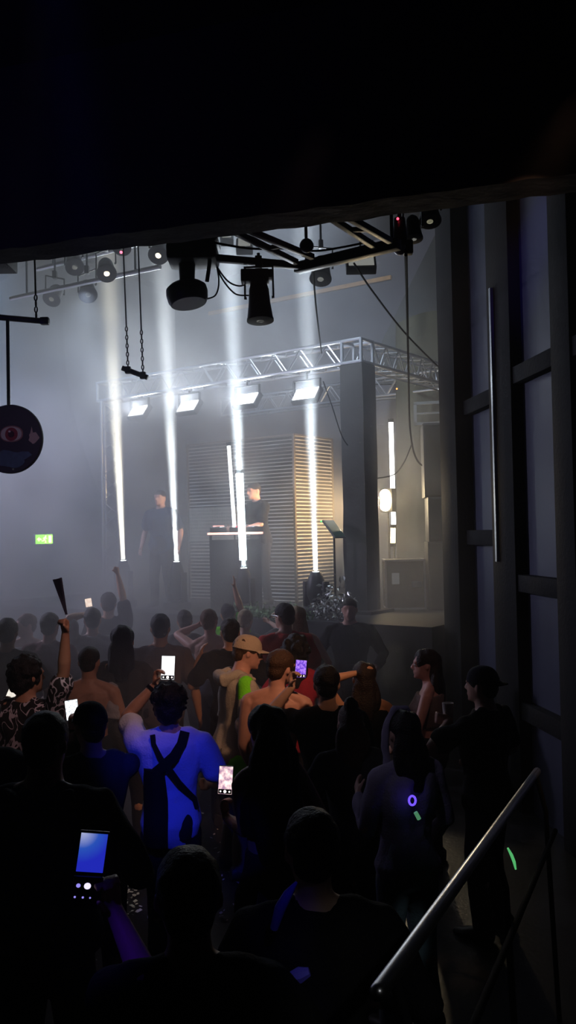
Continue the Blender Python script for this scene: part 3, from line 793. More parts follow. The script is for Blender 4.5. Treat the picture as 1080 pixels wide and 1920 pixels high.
# ---------------------------------------------------------------- foil and leaf garland along the stage edge
def garland(p0, p1, n, hgt, label, mt, name):
    m_ = MB()
    for i in range(n):
        c = p0.lerp(p1, random.random()) + V((random.gauss(0, .05), random.gauss(0, .07), abs(random.gauss(0, hgt))))
        q = Quaternion((random.gauss(0, 1), random.gauss(0, 1), random.gauss(0, 1), random.gauss(0, 1))).normalized().to_matrix()
        s_ = random.uniform(0.02, 0.05)
        a_, b_, c_, d_ = (c + q @ V(v) * s_ for v in ((-1, 0, 0), (0, -.45, .25), (1, 0, 0), (0, .45, .25)))
        m_.poly([a_, b_, c_]); m_.poly([a_, c_, d_])
    o = m_.build(name, mt); tag(o, label, 'foliage', kind='stuff'); return o
garland(S_at(440, -1.05, STAGE_Z), S_at(580, -1.1, STAGE_Z), 520, 0.07, 'green leaf garland heaped along the stage edge', mat('garland_green', (0.16, 0.24, 0.12), 0.5, noise_amt=0.5, noise_scale=6), 'garland_foliage')
garland(S_at(596, -0.95, STAGE_Z), S_at(652, -0.9, STAGE_Z), 420, 0.16, 'crumpled silver foil heaped on the stage by the pillar', mat('crumpled_foil', (0.5, 0.5, 0.48), 0.3, 0.7), 'foil_litter')

# ---------------------------------------------------------------- glazed partition on the near side of the hall
def WY(px): return 2.9925 / ((px - 540) / F + 0.115)
WD = V((-0.115, 0.9934, 0)).normalized(); WN = V((-WD.y, WD.x, 0))
def wpt(px):
    y = WY(px); return V((1.9 + 0.115 * (9.5 - y), y, 0))
WROT = math.atan2(WD.y, WD.x)
def wall_piece(mb, px0, px1, z0, z1, th, off=0.0, bev=0.006):
    p0, p1 = wpt(px0), wpt(px1); c = (p0 + p1) / 2 + WN * off; c.z = (z0 + z1) / 2
    mb.box(c, ((p0 - p1).length, th, z1 - z0), Matrix.Rotation(WROT, 3, 'Z'), bev); return mb
POSTM = mat('partition_black', (0.004, 0.004, 0.005), 0.8, spec=0.2, bump=0.15, bscale=30)
PANEM = mat('partition_pane', (0.045, 0.05, 0.085), 0.5, spec=0.4, noise_amt=0.35, noise_scale=1.6, bump=0.05, bscale=3)
ZT = 8.0
struct(wall_piece(MB(), 856, 887, 0, ZT, 0.34, 0.0).build('wall_right', POSTM))
w1 = struct(MB().build('window_1', None)) if False else None
def window(nm, px0, px1, zr):
    o = wall_piece(MB(), px0, px1, 0, ZT, 0.02, -0.02, 0.0).build(nm, PANEM); struct(o)
    for z in zr: wall_piece(MB(), px0, px1, z - 0.075, z + 0.075, 0.12, 0.02).build('transom', POSTM, o)
    return o
window('window_1', 887, 941, (0.9, 2.42, 3.77))
window('window_2', 984, 1063, (0.9, 2.02, 3.86))
window('window_3', 1100, 1300, (0.9, 2.02, 3.86))
struct(wall_piece(MB(), 941, 984, 0, ZT, 0.2, 0.0).build('trim_2', POSTM))
struct(wall_piece(MB(), 1063, 1100, 0, ZT, 0.2, 0.0).build('trim_3', POSTM))
struct(wall_piece(MB(), 952.5, 955.5, 2.2, 4.75, 0.03, 0.12, 0.0).build('trim_4', mat('edge_strip', (0.6, 0.62, 0.62), 0.35, 0.9)))

# ---------------------------------------------------------------- steel handrail of the gallery stair
h0, h1_ = P(709, 1861, 1.8), P(1007, 1446, 4.5)
hr = thing('handrail', 'polished steel handrail sloping up from the bottom edge', 'handrail', h0)
e = h1_ - h0
MB().limb([(0, 0, 0), e * 0.5, e], [0.019] * 3, 20).build('top_rail', mat('rail_steel', (0.7, 0.7, 0.7), 0.3, 1.0, noise_amt=0.1, noise_scale=20), hr)
lo_ = V((0.1, 0.05, -0.32))
MB().tube([lo_ + e * 0.02, lo_ + e], 0.012, 12).build('lower_rail', mat('rail_black', (0.006, 0.006, 0.007), 0.85, spec=0.1), hr)
for k in (0.04, 0.5, 0.98):
    q = e * k
    MB().tube([q + V((0, 0, -0.01)), q + V((0.05, 0.02, -0.2)), V((q.x + 0.1, q.y + 0.05, -h0.z + 0.001))], 0.013, 10).build('post', mat('post_black', (0.006, 0.006, 0.007), 0.6), hr)

# ---------------------------------------------------------------- confetti on the floor
m_ = MB()
def litter(px, py, sx, sy, n, s0=0.012):
    for i in range(n):
        c = PH(random.gauss(px, sx), max(1480, random.gauss(py, sy)), 0.004)
        a = random.uniform(0, PI); s_ = s0 * random.uniform(0.5, 1.6); t_ = random.uniform(-0.5, 0.5)
        q = Matrix.Rotation(a, 3, 'Z') @ Matrix.Rotation(t_, 3, 'X')
        m_.poly([c + q @ V(v) * s_ + V((0, 0, s_ * 0.5)) for v in ((-1, -.5, 0), (1, -.5, 0), (1, .5, 0), (-1, .5, 0))])
litter(246, 1660, 11, 40, 110, 0.014); litter(248, 1600, 12, 20, 40); litter(310, 1708, 12, 12, 14); litter(215, 1780, 18, 30, 10); litter(405, 1700, 14, 22, 22)
litter(420, 1600, 30, 50, 26); litter(120, 1800, 60, 40, 16); litter(680, 1740, 16, 24, 14); litter(640, 1680, 60, 60, 20); litter(760, 1760, 20, 20, 10); litter(400, 1540, 50, 30, 30)
tag(m_.build('confetti_litter', mat('confetti_white', (0.75, 0.74, 0.68), 0.5), autosmooth=False), 'white paper confetti scattered over the dark dance floor', 'confetti', kind='stuff')

# ================================================================ people
BAKE = []          # (object, voxel, smooth iterations, (displacement amount, scale))
def remeshed(mb, name, material, parent, vox, smooth=3, disp=None):
    me = mb.mesh(name); o = D.objects.new(name, me); COL.objects.link(o)
    me.materials.append(material)
    if parent is not None: o.parent = parent
    r = o.modifiers.new('r', 'REMESH'); r.mode = 'VOXEL'; r.voxel_size = vox; r.use_smooth_shade = True
    if smooth:
        s = o.modifiers.new('s', 'SMOOTH'); s.factor = 0.5; s.iterations = smooth
    BAKE.append((o, disp))
    return o
def bake_all():
    dg = bpy.context.evaluated_depsgraph_get(); dg.update()
    for o, disp in BAKE:
        me = D.meshes.new_from_object(o.evaluated_get(dg), depsgraph=dg)
        old = o.data; mts = list(old.materials)
        o.modifiers.clear(); o.data = me
        nm = old.name; D.meshes.remove(old); me.name = nm
        if not me.materials:
            for q in mts: me.materials.append(q)
        if disp:
            amt, sc, st = disp
            n = len(me.vertices); co = [0.0] * (3 * n); no = [0.0] * (3 * n)
            me.vertices.foreach_get('co', co); me.vertex_normals.foreach_get('vector', no)
            for i in range(0, 3 * n, 3):
                k = amt * noise.noise((co[i] * sc, co[i + 1] * sc, co[i + 2] * sc * st))
                co[i] += no[i] * k; co[i + 1] += no[i + 1] * k; co[i + 2] += no[i + 2] * k
            me.vertices.foreach_set('co', co); me.update()
        me.polygons.foreach_set('use_smooth', [True] * len(me.polygons))
    BAKE.clear()

SKIN = {}
def skin(key, col):
    SKIN[key] = mat('skin_' + key, col, 0.5, noise_amt=0.12, noise_scale=30, spec=0.35)
skin('fair', (0.62, 0.40, 0.31)); skin('tan', (0.50, 0.27, 0.17)); skin('olive', (0.40, 0.24, 0.16)); skin('brown', (0.26, 0.135, 0.08)); skin('rosy', (0.6, 0.33, 0.27))
HAIRC = {}
for k_, c_ in (('black', (0.008, 0.007, 0.008)), ('dark', (0.02, 0.013, 0.01)), ('brown', (0.06, 0.032, 0.018)), ('blond', (0.33, 0.24, 0.13)), ('auburn', (0.10, 0.04, 0.02))):
    HAIRC[k_] = mat('hair_' + k_, c_, 0.55, noise_amt=0.4, noise_scale=60, bump=0.5, bscale=120, spec=0.3)
def cloth(name, col, **kw):
    return mat('cloth_' + name, col, 0.9, spec=0.15, bump=0.25, bscale=90, **kw)
TEE_BLACK = cloth('black', (0.014, 0.014, 0.016)); TEE_GREY = cloth('grey', (0.11, 0.105, 0.115)); TROUSER = cloth('trouser', (0.02, 0.02, 0.026)); JEANS = cloth('jeans', (0.035, 0.045, 0.08))
TEE_NAVY = cloth('navy', (0.03, 0.045, 0.08)); TEE_RED = cloth('red', (0.62, 0.07, 0.06)); PALE = cloth('pale', (0.36, 0.35, 0.36)); NEON = cloth('neon_green', (0.22, 0.9, 0.03)); BLUEW = cloth('white_blue', (0.80, 0.80, 0.86))
JACKET = cloth('dark_jacket', (0.035, 0.035, 0.045)); LILAC = cloth('lilac', (0.30, 0.28, 0.40)); STONE = cloth('stone', (0.45, 0.42, 0.38)); CHAR = cloth('charcoal', (0.05, 0.05, 0.055))
SHOEM = mat('shoe_dark', (0.03, 0.03, 0.03), 0.5); SHOEW = mat('shoe_white', (0.55, 0.55, 0.55), 0.5)

def smoothst(a, b, x):
    t = max(0, min(1, (x - a) / (b - a))); return t * t * (3 - 2 * t)

TORSO = [(.455, .060, .062, 0), (.49, .088, .070, -.004), (.53, .096, .073, -.006), (.57, .088, .064, -.002), (.61, .079, .056, .002), (.65, .082, .057, .004), (.70, .094, .064, .005), (.745, .103, .067, .003), (.78, .106, .062, -.002), (.805, .098, .052, -.006), (.825, .068, .042, -.008), (.845, .040, .036, -.006), (.87, .032, .034, .0), (.895, .031, .034, .006)]

class Fig: pass

def person(px, py, d, face, label, hair='short', hairc='black', sk='tan', top=('short', None), bottom='trouser', arms=(('off', (.05, .03, -.30)), ('off', (.05, .03, -.30))), lean=0.0, side=0.0, head=(0, 0, 0), female=False, base=0.0, H=None, group=None, vox=None, shoes=SHOEM, build_=1.0, stance=.075, hand=('relaxed', 'relaxed'), palms=(None, None), poles=(None, None), hdir=(None, None)):
    q = P(px, py, d)
    hm = {'curly': .035, 'bigcurls': .045, 'long': .015, 'bun': .02, 'cap': .02}.get(hair, .012)
    if H is None: H = (q.z - base - hm)
    vx = vox or (0.0078 if d < 7.3 else 0.012)
    f = Fig(); f.H = H; f.sc = H / 1.75
    root = thing('person', label, 'person', (q.x, q.y, base), (0, 0, face), group=group); f.root = root
    M = Matrix.Rotation(face, 3, 'Z'); f.M = M; f.pos = V((q.x, q.y, base))
    f.toL = lambda wp: M.transposed() @ (V(wp) - f.pos)
    f.toW = lambda lp: M @ V(lp) + f.pos
    fw = 0.94 if female else 1.0
    Rt = Matrix.Rotation(-lean, 3, 'X') @ Matrix.Rotation(side, 3, 'Y')
    hz = .52 * H
    def T(p):
        p = V(p); c = V((0, 0, hz)); k = smoothst(.5 * H, .66 * H, p.z)
        q2 = Rt @ (p - c) + c
        return p.lerp(q2, k)
    f.T = T
    def trings(e=0.0, lo=0, hi=99, zlo=None, flare=0.0, n=20, wmul=1.0):
        out = []
        for i, (z, rx, ry, yo) in enumerate(TORSO):
            if i < lo or i > hi: continue
            if female and .56 < z < .68: rx *= .9
            if female and .68 < z < .77: ry *= 1.06
            if female and z > .68: rx *= .92
            if female and z < .55: rx *= 1.04
            rx *= build_; ry *= build_
            ring = []
            for k in range(n):
                a = 2 * PI * k / n; ca, sa = math.cos(a), math.sin(a)
                ex = 0.85 if z < .82 else 1.0
                x = math.copysign(abs(ca) ** ex, ca) * (rx * H * wmul + e); y = math.copysign(abs(sa) ** ex, sa) * (ry * H + e) + yo * H
                if .7 < z < .8 and sa > 0 and not female: y += .006 * H * abs(ca) ** .5
                if .62 < z < .8 and sa < 0: y += .010 * H * max(0, 1 - abs(ca) * 3.2)       # groove of the spine
                if female and .70 < z < .75 and sa > .2: y += .018 * H * max(0, 1 - abs(abs(ca) - .5) * 3)
                ring.append(T((x, y, z * H)))
            out.append(ring)
        return out
    f.trings = trings
    # joints
    shx = .108 * H * fw * build_
    sh = [T((-shx, -.004 * H, .800 * H)), T((shx, -.004 * H, .800 * H))]
    f.sh = sh
    L1, L2 = .165 * H, .148 * H
    el, wr, hd_ = [], [], []
    for s in (0, 1):
        sg = -1 if s == 0 else 1
        kind, val = arms[s]
        if kind == 'off': tgt = sh[s] + V((sg * val[0], val[1], val[2])) * H
        else: tgt = f.toL(val)
        e = tgt - sh[s]; D_ = e.length; mx = (L1 + L2) * .995
        if D_ > mx: tgt = sh[s] + e * (mx / D_); e = tgt - sh[s]; D_ = mx
        dirn = e.normalized()
        pole = poles[s] if poles[s] is not None else V((sg * .6, -.8, -.35))
        pole = V(pole); pole = (pole - dirn * pole.dot(dirn)).normalized()
        a_ = (L1 * L1 - L2 * L2 + D_ * D_) / (2 * D_); h_ = math.sqrt(max(0, L1 * L1 - a_ * a_))
        E = sh[s] + dirn * a_ + pole * h_
        el.append(E); wr.append(tgt); hd_.append((tgt - E).normalized())
    f.el, f.wr = el, wr
    # legs
    hip = [V((-.05 * H, 0, .495 * H)), V((.05 * H, 0, .495 * H))]
    kn = [V((-stance * .85 * H, .016 * H, .272 * H)), V((stance * .85 * H, .02 * H, .272 * H))]
    an = [V((-stance * H, -.01 * H, .05 * H)), V((stance * H, -.005 * H, .05 * H))]
    # ---- body: one continuous surface
    b = MB(); b.rings(trings(0.0))
    mus = 1.0 if not female else .86
    for s in (0, 1):
        sg = -1 if s == 0 else 1
        b.limb([hip[s], hip[s].lerp(kn[s], .5), kn[s], kn[s].lerp(an[s], .3) + V((0, -.008 * H, 0)), kn[s].lerp(an[s], .65), an[s]], [.052 * H, .044 * H, .031 * H, .033 * H, .025 * H, .020 * H], 12)
        b.limb([an[s] + V((0, -.018 * H, -.026 * H)), an[s] + V((0, .03 * H, -.026 * H)), an[s] + V((sg * .006 * H, .085 * H, -.034 * H))], [.02 * H, .022 * H, .014 * H], 10)
        b.ball(sh[s] + V((-sg * .004 * H, 0, -.004 * H)), (.034 * H * mus, .034 * H * mus, .036 * H * mus))
        b.limb([T((sg * .03 * H, -.012 * H, .84 * H)), T((sg * .075 * H, -.012 * H, .822 * H)), sh[s] + V((-sg * .005 * H, 0, .008 * H))], [.022 * H, .024 * H, .026 * H], 10)
        b.limb([sh[s], sh[s].lerp(el[s], .4), sh[s].lerp(el[s], .75), el[s]], [.032 * H * mus, .030 * H * mus, .026 * H * mus, .0225 * H * mus], 12)
        b.limb([el[s], el[s].lerp(wr[s], .3), el[s].lerp(wr[s], .7), wr[s]], [.0225 * H * mus, .0245 * H * mus, .019 * H * mus, .0150 * H * mus], 12)
        # hand
        hs = f.sc * (.95 if not female else .88)
        dv = V(hdir[s]).normalized() if hdir[s] is not None else hd_[s]
        pn = palms[s] if palms[s] is not None else V((-sg, 0.15, 0.1))
        pn = V(pn); pn = (pn - dv * pn.dot(dv)).normalized()
        lt = dv.cross(pn) * (1 if s == 1 else -1)            # towards the thumb
        W = wr[s]
        def HP(along, lat, up): return W + dv * along * hs + lt * lat * hs + pn * up * hs
        rr = []
        for (al, rx, ry) in ((-.012, .024, .017), (.015, .030, .017), (.045, .040, .016), (.075, .043, .014), (.095, .040, .011)):
            rr.append([HP(al, rx * math.cos(2 * PI * k / 12), ry * math.sin(2 * PI * k / 12)) for k in range(12)])
        b.rings(rr)
        mode = hand[s]
        curl = {'relaxed': .42, 'grip': 1.0, 'fist': 1.45, 'flat': .15}[mode]
        for i, (lat, ln, c0) in enumerate(((.031, .068, .9), (.0105, .078, 1.0), (-.0105, .072, 1.05), (-.031, .057, 1.1))):
            pts = [HP(.082, lat, 0)]; ang = 0.0; fd = dv + lt * lat * (1.2 if mode != 'fist' else 0)
            for sgm in (.45, .32, .23):
                ang += curl * c0 * (.75 if sgm == .45 else 1.0)
                pts.append(pts[-1] + (fd * math.cos(ang) + pn * math.sin(ang)).normalized() * ln * sgm * hs)
            b.limb(pts, [.0098 * hs + .001, .0092 * hs + .001, .0085 * hs + .001, .0075 * hs + .001], 8)
        tb = HP(.02, .028, .006); td = (dv * .62 + lt * .68 + pn * .38).normalized()
        if mode in ('grip', 'fist'): td = (dv * .66 + lt * .25 + pn * .72).normalized()
        t2 = (td + pn * (.25 if mode == 'relaxed' else .5) + dv * .2).normalized()
        b.limb([tb, tb + td * .038 * hs, tb + td * .038 * hs + t2 * .03 * hs], [.0135 * hs, .011 * hs, .009 * hs], 8)
        f.__dict__['HP%d' % s] = HP; f.__dict__['pn%d' % s] = pn; f.__dict__['dv%d' % s] = dv; f.__dict__['lt%d' % s] = lt
    # head
    h = .132 * H * (1.0 if d > 0 else 1)
    neck = T((0, .004 * H, .868 * H))
    RH = (Rt if True else Matrix()) @ Matrix.Rotation(head[0], 3, 'Z') @ Matrix.Rotation(-head[1], 3, 'X') @ Matrix.Rotation(head[2], 3, 'Y')
    def HT(x, y, z): return neck + RH @ V((x * h, y * h + .03 * h, z * h))
    f.HT = HT; f.RH = RH; f.h = h
    HR = [(-.0, .10, .36, -.10), (.04, .19, .42, .05), (.12, .25, .455, .16), (.22, .285, .46, .27), (.33, .31, .45, .36), (.45, .33, .435, .43), (.58, .345, .445, .47), (.70, .345, .44, .475), (.80, .32, .40, .44), (.89, .26, .31, .36), (.96, .165, .19, .24), (1.0, .06, .07, .09)]
    rr = []
    for z, w_, fr, bk in HR:
        ring = []
        for k in range(20):
            a = 2 * PI * k / 20; ca, sa = math.cos(a), math.sin(a)
            y = fr * sa if sa >= 0 else bk * sa
            ring.append(HT(w_ * ca, y if bk > 0 or sa >= 0 else bk * sa, z))
        rr.append(ring)
    b.rings(rr)
    b.limb([T((0, -.004 * H, .83 * H)), HT(0, -.1, .15), HT(0, -.1, .35)], [.034 * H, .031 * H, .03 * H], 12)
    b.limb([HT(0, .44, .56), HT(0, .50, .47), HT(0, .535, .385)], [.035 * h, .048 * h, .06 * h], 8)
    b.ball(HT(.05, .47, .365), .045 * h); b.ball(HT(-.05, .47, .365), .045 * h)
    b.limb([HT(-.22, .385, .60), HT(0, .45, .605), HT(.22, .385, .60)], [.04 * h, .045 * h, .04 * h], 8)
    b.limb([HT(-.11, .43, .245), HT(0, .468, .255), HT(.11, .43, .245)], [.025 * h, .036 * h, .025 * h], 8)
    b.limb([HT(-.10, .42, .205), HT(0, .462, .20), HT(.10, .42, .205)], [.025 * h, .036 * h, .025 * h], 8)
    b.ball(HT(0, .40, .07), (.1 * h, .075 * h, .07 * h))
    for sg in (-1, 1):
        b.ball(HT(sg * .35, -.03, .46), (.035 * h, .075 * h, .115 * h), RH @ Matrix.Rotation(sg * .25, 3, 'Z'))
    f.body = remeshed(b, 'body', SKIN[sk], root, vx, 2)
    # ---- hair
    hm_ = HAIRC[hairc]
    if hair and hair != 'none':
        k = MB(); hv = vx; dsp = (.006, 30, 1)
        if hair in ('short', 'cap', 'bun'):
            k.ball(HT(0, -.035, .66), (.375 * h, .485 * h, .40 * h), RH, 20, 12)
            k.ball(HT(0, -.22, .42), (.30 * h, .26 * h, .30 * h), RH, 16, 10)
            for sg in (-1, 1): k.ball(HT(sg * .30, .08, .60), (.07 * h, .16 * h, .16 * h), RH)
            if hair == 'bun': k.ball(HT(0, -.25, 1.08), .2 * h, None, 16, 10)
        if hair == 'buzz':
            k.ball(HT(0, -.03, .655), (.362 * h, .475 * h, .375 * h), RH, 20, 12); k.ball(HT(0, -.22, .42), (.28 * h, .235 * h, .26 * h), RH, 16, 10); dsp = None
        if hair in ('curly', 'bigcurls'):
            B = 1.0 if hair == 'curly' else 1.18
            rnd = random.Random(int(px * 7 + py))
            k.ball(HT(0, -.07, .66), (.42 * h * B, .50 * h * B, .44 * h * B), RH, 20, 12); k.ball(HT(0, -.25, .36), (.36 * h * B, .30 * h * B, .36 * h * B), RH, 16, 10)
            for i in range(70):
                a, z = rnd.uniform(0, 2 * PI), rnd.uniform(-.75, 1)
                rr_ = math.sqrt(max(0, 1 - z * z)); x_, y_ = rr_ * math.cos(a), rr_ * math.sin(a)
                if y_ > .55 and z < .45: continue
                k.ball(HT(x_ * .42 * B, -.08 + y_ * .47 * B, .62 + z * .44 * B), rnd.uniform(.07, .12) * h * B, None, 8, 6)
            dsp = (.010, 45, 1)
        if hair in ('long', 'bun', 'bigcurls', 'verylong'):
            ln = {'long': .95, 'bun': .75, 'bigcurls': .9, 'verylong': 2.3}[hair]
            if hair in ('long', 'verylong'):
                k.ball(HT(0, -.035, .66), (.395 * h, .50 * h, .41 * h), RH, 20, 12)
            rr = []; wd = 1.0 if hair != 'verylong' else 1.35
            for i in range(9):
                t = i / 8; z = .75 - t * (ln + .6)
                wx = (.36 + .10 * math.sin(t * 2.6)) * wd * (1 - .35 * max(0, t - .7) / .3); wx *= .5 + .5 * smoothst(-.1, .3, t); wy = (.30 - .10 * t) * (1 if wd == 1 else 1.15) * (.6 + .4 * smoothst(-.1, .3, t))
                yb = -.24 - .12 * smoothst(.3, .7, t)
                rr.append([neck + (RH if t < .4 else Rt) @ V((wx * h * math.cos(2 * PI * a / 16), (yb + wy * math.sin(2 * PI * a / 16)) * h, z * h)) for a in range(16)])
            k.rings(rr); dsp = (.014, 22, .25)
        f.hair = remeshed(k, 'hair', hm_, root, max(hv, .011), 2, dsp)
    if hair == 'cap': f.capheadless = True
    # ---- top
    if top[0]:
        sl, tm = top[0], top[1] or TEE_BLACK
        k = MB(); e = .015
        k.rings(trings(e, 0 if sl != 'crop' else 5, 11 if sl not in ('tank', 'crop') else 9, wmul=1.02))
        for s in (0, 1):
            if sl in ('tank', 'crop'): 
                sg = -1 if s == 0 else 1
                k.limb([T((sg * .055 * H, -.01 * H, .80 * H)), T((sg * .058 * H, -.01 * H, .835 * H))], [.02 * H, .016 * H], 8); continue
            sg = -1 if s == 0 else 1
            k.ball(sh[s], .043 * H * mus)
            k.limb([T((sg * .035 * H, -.012 * H, .835 * H)), T((sg * .078 * H, -.012 * H, .822 * H)), sh[s] + V((0, 0, .008 * H))], [.026 * H, .030 * H, .034 * H], 10)
            if sl == 'short':
                k.limb([sh[s], sh[s].lerp(el[s], .4), sh[s].lerp(el[s], .72)], [.042 * H * mus, .044 * H * mus, .046 * H * mus], 14)
            else:
                k.limb([sh[s], sh[s].lerp(el[s], .5), el[s], el[s].lerp(wr[s], .5), el[s].lerp(wr[s], .93)], [.042 * H * mus, .039 * H * mus, .035 * H * mus, .031 * H * mus, .026 * H * mus], 14)
        nm = {'short': 'tee_shirt', 'long': 'jacket', 'tank': 'tank_top', 'crop': 'crop_top'}[sl]
        f.top = remeshed(k, nm, tm, root, max(vx, .011), 2, (.015, 13, .5))
    # ---- bottom and shoes
    bm_ = {'trouser': TROUSER, 'jeans': JEANS}.get(bottom, bottom) if isinstance(bottom, str) else bottom
    k = MB(); k.rings(trings(.012, 0, 4))
    for s in (0, 1):
        k.limb([hip[s], hip[s].lerp(kn[s], .5), kn[s], kn[s].lerp(an[s], .5), an[s] + V((0, 0, .0))], [.058 * H, .053 * H, .043 * H, .040 * H, .036 * H], 14)
    f.trousers = remeshed(k, 'trousers', bm_, root, max(vx, .014), 2, (.010, 11, .5))
    for s in (0, 1):
        sg = -1 if s == 0 else 1; k = MB(); a_ = an[s]
        rr = []
        for (y, w_, z1) in ((-.042, .022, .05), (-.03, .026, .062), (.0, .028, .062), (.035, .029, .045), (.07, .030, .034), (.10, .026, .026), (.118, .014, .018)):
            rr.append([V((a_.x + sg * .004 * H + w_ * H * math.cos(2 * PI * i / 12), a_.y + y * H, max(.001, (z1 * H) * (.5 + .5 * math.sin(2 * PI * i / 12))))) for i in range(12)])
        k.rings(rr); k.build('shoe', shoes, root)
    f.hip, f.kn, f.an = hip, kn, an
    return f

def cap_on(f, m_, brim_dir=0.0, name='cap'):
    """baseball cap, brim towards the face (brim_dir = 0) or turned by that angle"""
    h = f.h; HT = f.HT
    R = Matrix.Rotation(brim_dir, 3, 'Z')
    k = MB(); rr = []
    for j in range(7):
        t = j / 6; z = .60 + .47 * math.sin(t * PI / 2); r = math.cos(t * PI / 2) ** .75 if t < 1 else .03
        rr.append([HT(.40 * r * math.cos(2 * PI * i / 24), -.02 + .50 * r * math.sin(2 * PI * i / 24), z) for i in range(24)])
    k.rings(rr)
    c = k.build(name, m_, f.root)
    b = MB(); up, dn = [], []
    for row, off in ((0, .012), (1, -.012)):
        pass
    n = 12
    def arc(rad, zz):
        out = []
        for i in range(n + 1):
            a = -1.15 + 2.3 * i / n
            v = R @ V((.36 * math.sin(a) * (1 if rad == 0 else 1.02), (.42 * math.cos(a) + rad * math.cos(a) ** .6 if math.cos(a) > 0 else 0), 0))
            out.append(HT(v.x, v.y - .02, zz - .10 * rad - .10 * abs(math.sin(a)) ** 2 * rad * 2))
        return out
    a0, a1, b0_, b1_ = arc(0, .66), arc(.36, .66), arc(0, .625), arc(.36, .625)
    b.rings([a0 + list(reversed(b0_)), a1 + list(reversed(b1_))])
    b.build('brim', m_, c)
    return c

def phone(c, R3, w_, h_, label, screen, group=None, dots=True, name='smartphone'):
    """R3: local x right, y up the phone, z out of the screen towards the viewer"""
    t = thing(name, label, 'smartphone', c, R3)
    MB().box((0, 0, -.004), (w_, h_, .008), None, .003).build('body', mat('phone_black', (0.012, 0.012, 0.014), 0.3), t)
    s = MB().box((0, 0, .0008), (w_ * .92, h_ * .95, .0012)).build('screen', screen, t)
    if dots: 
        bm_ = mat('phone_button', (1, 1, 1), .4, emit=(1, .95, .9), estr=1.6, sample=False)
        bk = MB().box((0, -h_ * .385, .002), (w_ * .90, h_ * .16, .001)).build('control_strip', mat('phone_strip', (0.01, 0.01, 0.012), .3), t)
        MB().lathe((0, -h_ * .385, .0025), [(w_ * .10, 0), (w_ * .10, .001)], (0, 0, 1), 16).build('shutter_button', bm_, bk)
        for x in (-.3, .3): MB().lathe((x * w_, -h_ * .385, .0025), [(w_ * .06, 0), (w_ * .06, .001)], (0, 0, 1), 12).build('round_button', bm_, bk)
    return t
def screen_mat(name, c0, c1, strength, scale=60, blobs=True):
    mt = D.materials.new(name); mt.use_nodes = True; nt = mt.node_tree; b = nt.nodes['Principled BSDF']
    b.inputs['Base Color'].default_value = (0.01, 0.01, 0.01, 1); b.inputs['Roughness'].default_value = .2
    tc = nt.nodes.new('ShaderNodeTexCoord'); n = nt.nodes.new('ShaderNodeTexNoise'); n.inputs['Scale'].default_value = scale; n.inputs['Detail'].default_value = 2
    r = nt.nodes.new('ShaderNodeValToRGB'); r.color_ramp.elements[0].color = (*c0, 1); r.color_ramp.elements[1].color = (*c1, 1)
    r.color_ramp.elements[0].position = .38; r.color_ramp.elements[1].position = .62
    nt.links.new(tc.outputs['Object'], n.inputs['Vector']); nt.links.new(n.outputs['Fac'], r.inputs['Fac']); nt.links.new(r.outputs['Color'], b.inputs['Emission Color'])
    b.inputs['Emission Strength'].default_value = strength
    return mt
def facing_cam(c, roll=0.0, yaw=0.0, pitch=0.0):
    """phone frame whose screen looks at the gallery, then turned"""
    z = (CAM - V(c)); z.z *= .3; z.normalize(); y = V((0, 0, 1)); y = (y - z * y.dot(z)).normalized(); x = y.cross(z)
    M = Matrix((x, y, z)).transposed()
    return M @ Matrix.Rotation(yaw, 3, 'Y') @ Matrix.Rotation(pitch, 3, 'X') @ Matrix.Rotation(roll, 3, 'Z')

# ================================================================ the crowd
DOWN = ('off', (.05, .03, -.30)); BENT = ('off', (.05, .13, -.20)); FRONT = ('off', (-.02, .19, -.12)); UPF = ('off', (.02, .2, .1))
def hold(px, py, d): return ('at', P(px, py, d))

# man in the blue-lit tee filming the stage
f = person(316, 1274, 5.05, 0.08, 'man in a blue lit T-shirt with a black sling bag, filming with a raised phone', 'curly', 'black', 'tan', ('short', BLUEW), 'trouser',
           (hold(291, 1284, 5.32), ('off', (.03, .16, -.19))), hand=('grip', 'relaxed'), palms=(V((.75, -.5, 0)), None), poles=(V((-.9, .2, -.5)), None), hdir=(V((.2, 0, 1)), None), build_=1.0, stance=.05)
c = P(315, 1252, 5.36)
phone(c, facing_cam(c, -.06), .085, .148, 'phone with a bright white screen held up by the man in blue', screen_mat('screen_bright', (.75, .8, .85), (1, 1, 1), 2.2, 50))
MB().lathe(f.el[0].lerp(f.wr[0], .86), [(.034, -.01), (.034, .01)], (f.wr[0] - f.el[0]), 20).build('wrist_band', BLACKC, f.root)
sl = thing('sling_bag', 'black sling bag worn across the back of the man in blue', 'bag', f.toW((0, 0, 0)), (0, 0, .08))
H = f.H
def on_back_of(f, x, z, off=.022):
    best = -.06
    for (zz, rx, ry, yo) in TORSO:
        if abs(zz - z) < .03: best = yo - ry * math.sqrt(max(.05, 1 - (x / rx) ** 2))
    return f.T((x * f.H, best * f.H - off, z * f.H))
def strap(t, pts, w_, m_, name='strap', f=f, th=.010):
    k = MB(); q = [V(p) for p in pts]; rr = []
    for i in range(len(q)):
        tg = (q[min(i + 1, len(q) - 1)] - q[max(i - 1, 0)]).normalized(); nrm = V((0, -1, 0)); nrm = (nrm - tg * nrm.dot(tg)).normalized(); sd = tg.cross(nrm)
        rr.append([q[i] + sd * w_ / 2 + nrm * th, q[i] - sd * w_ / 2 + nrm * th, q[i] - sd * w_ / 2 - nrm * th, q[i] + sd * w_ / 2 - nrm * th])
    return k.rings(rr).build(name, m_, t)
B = lambda x, z, o=.036: on_back_of(f, x, z, o)
strap(sl, [B(-.055, .84, .05), B(-.05, .81), B(-.03, .775), B(-.015, .75)], .028, BLACKC)
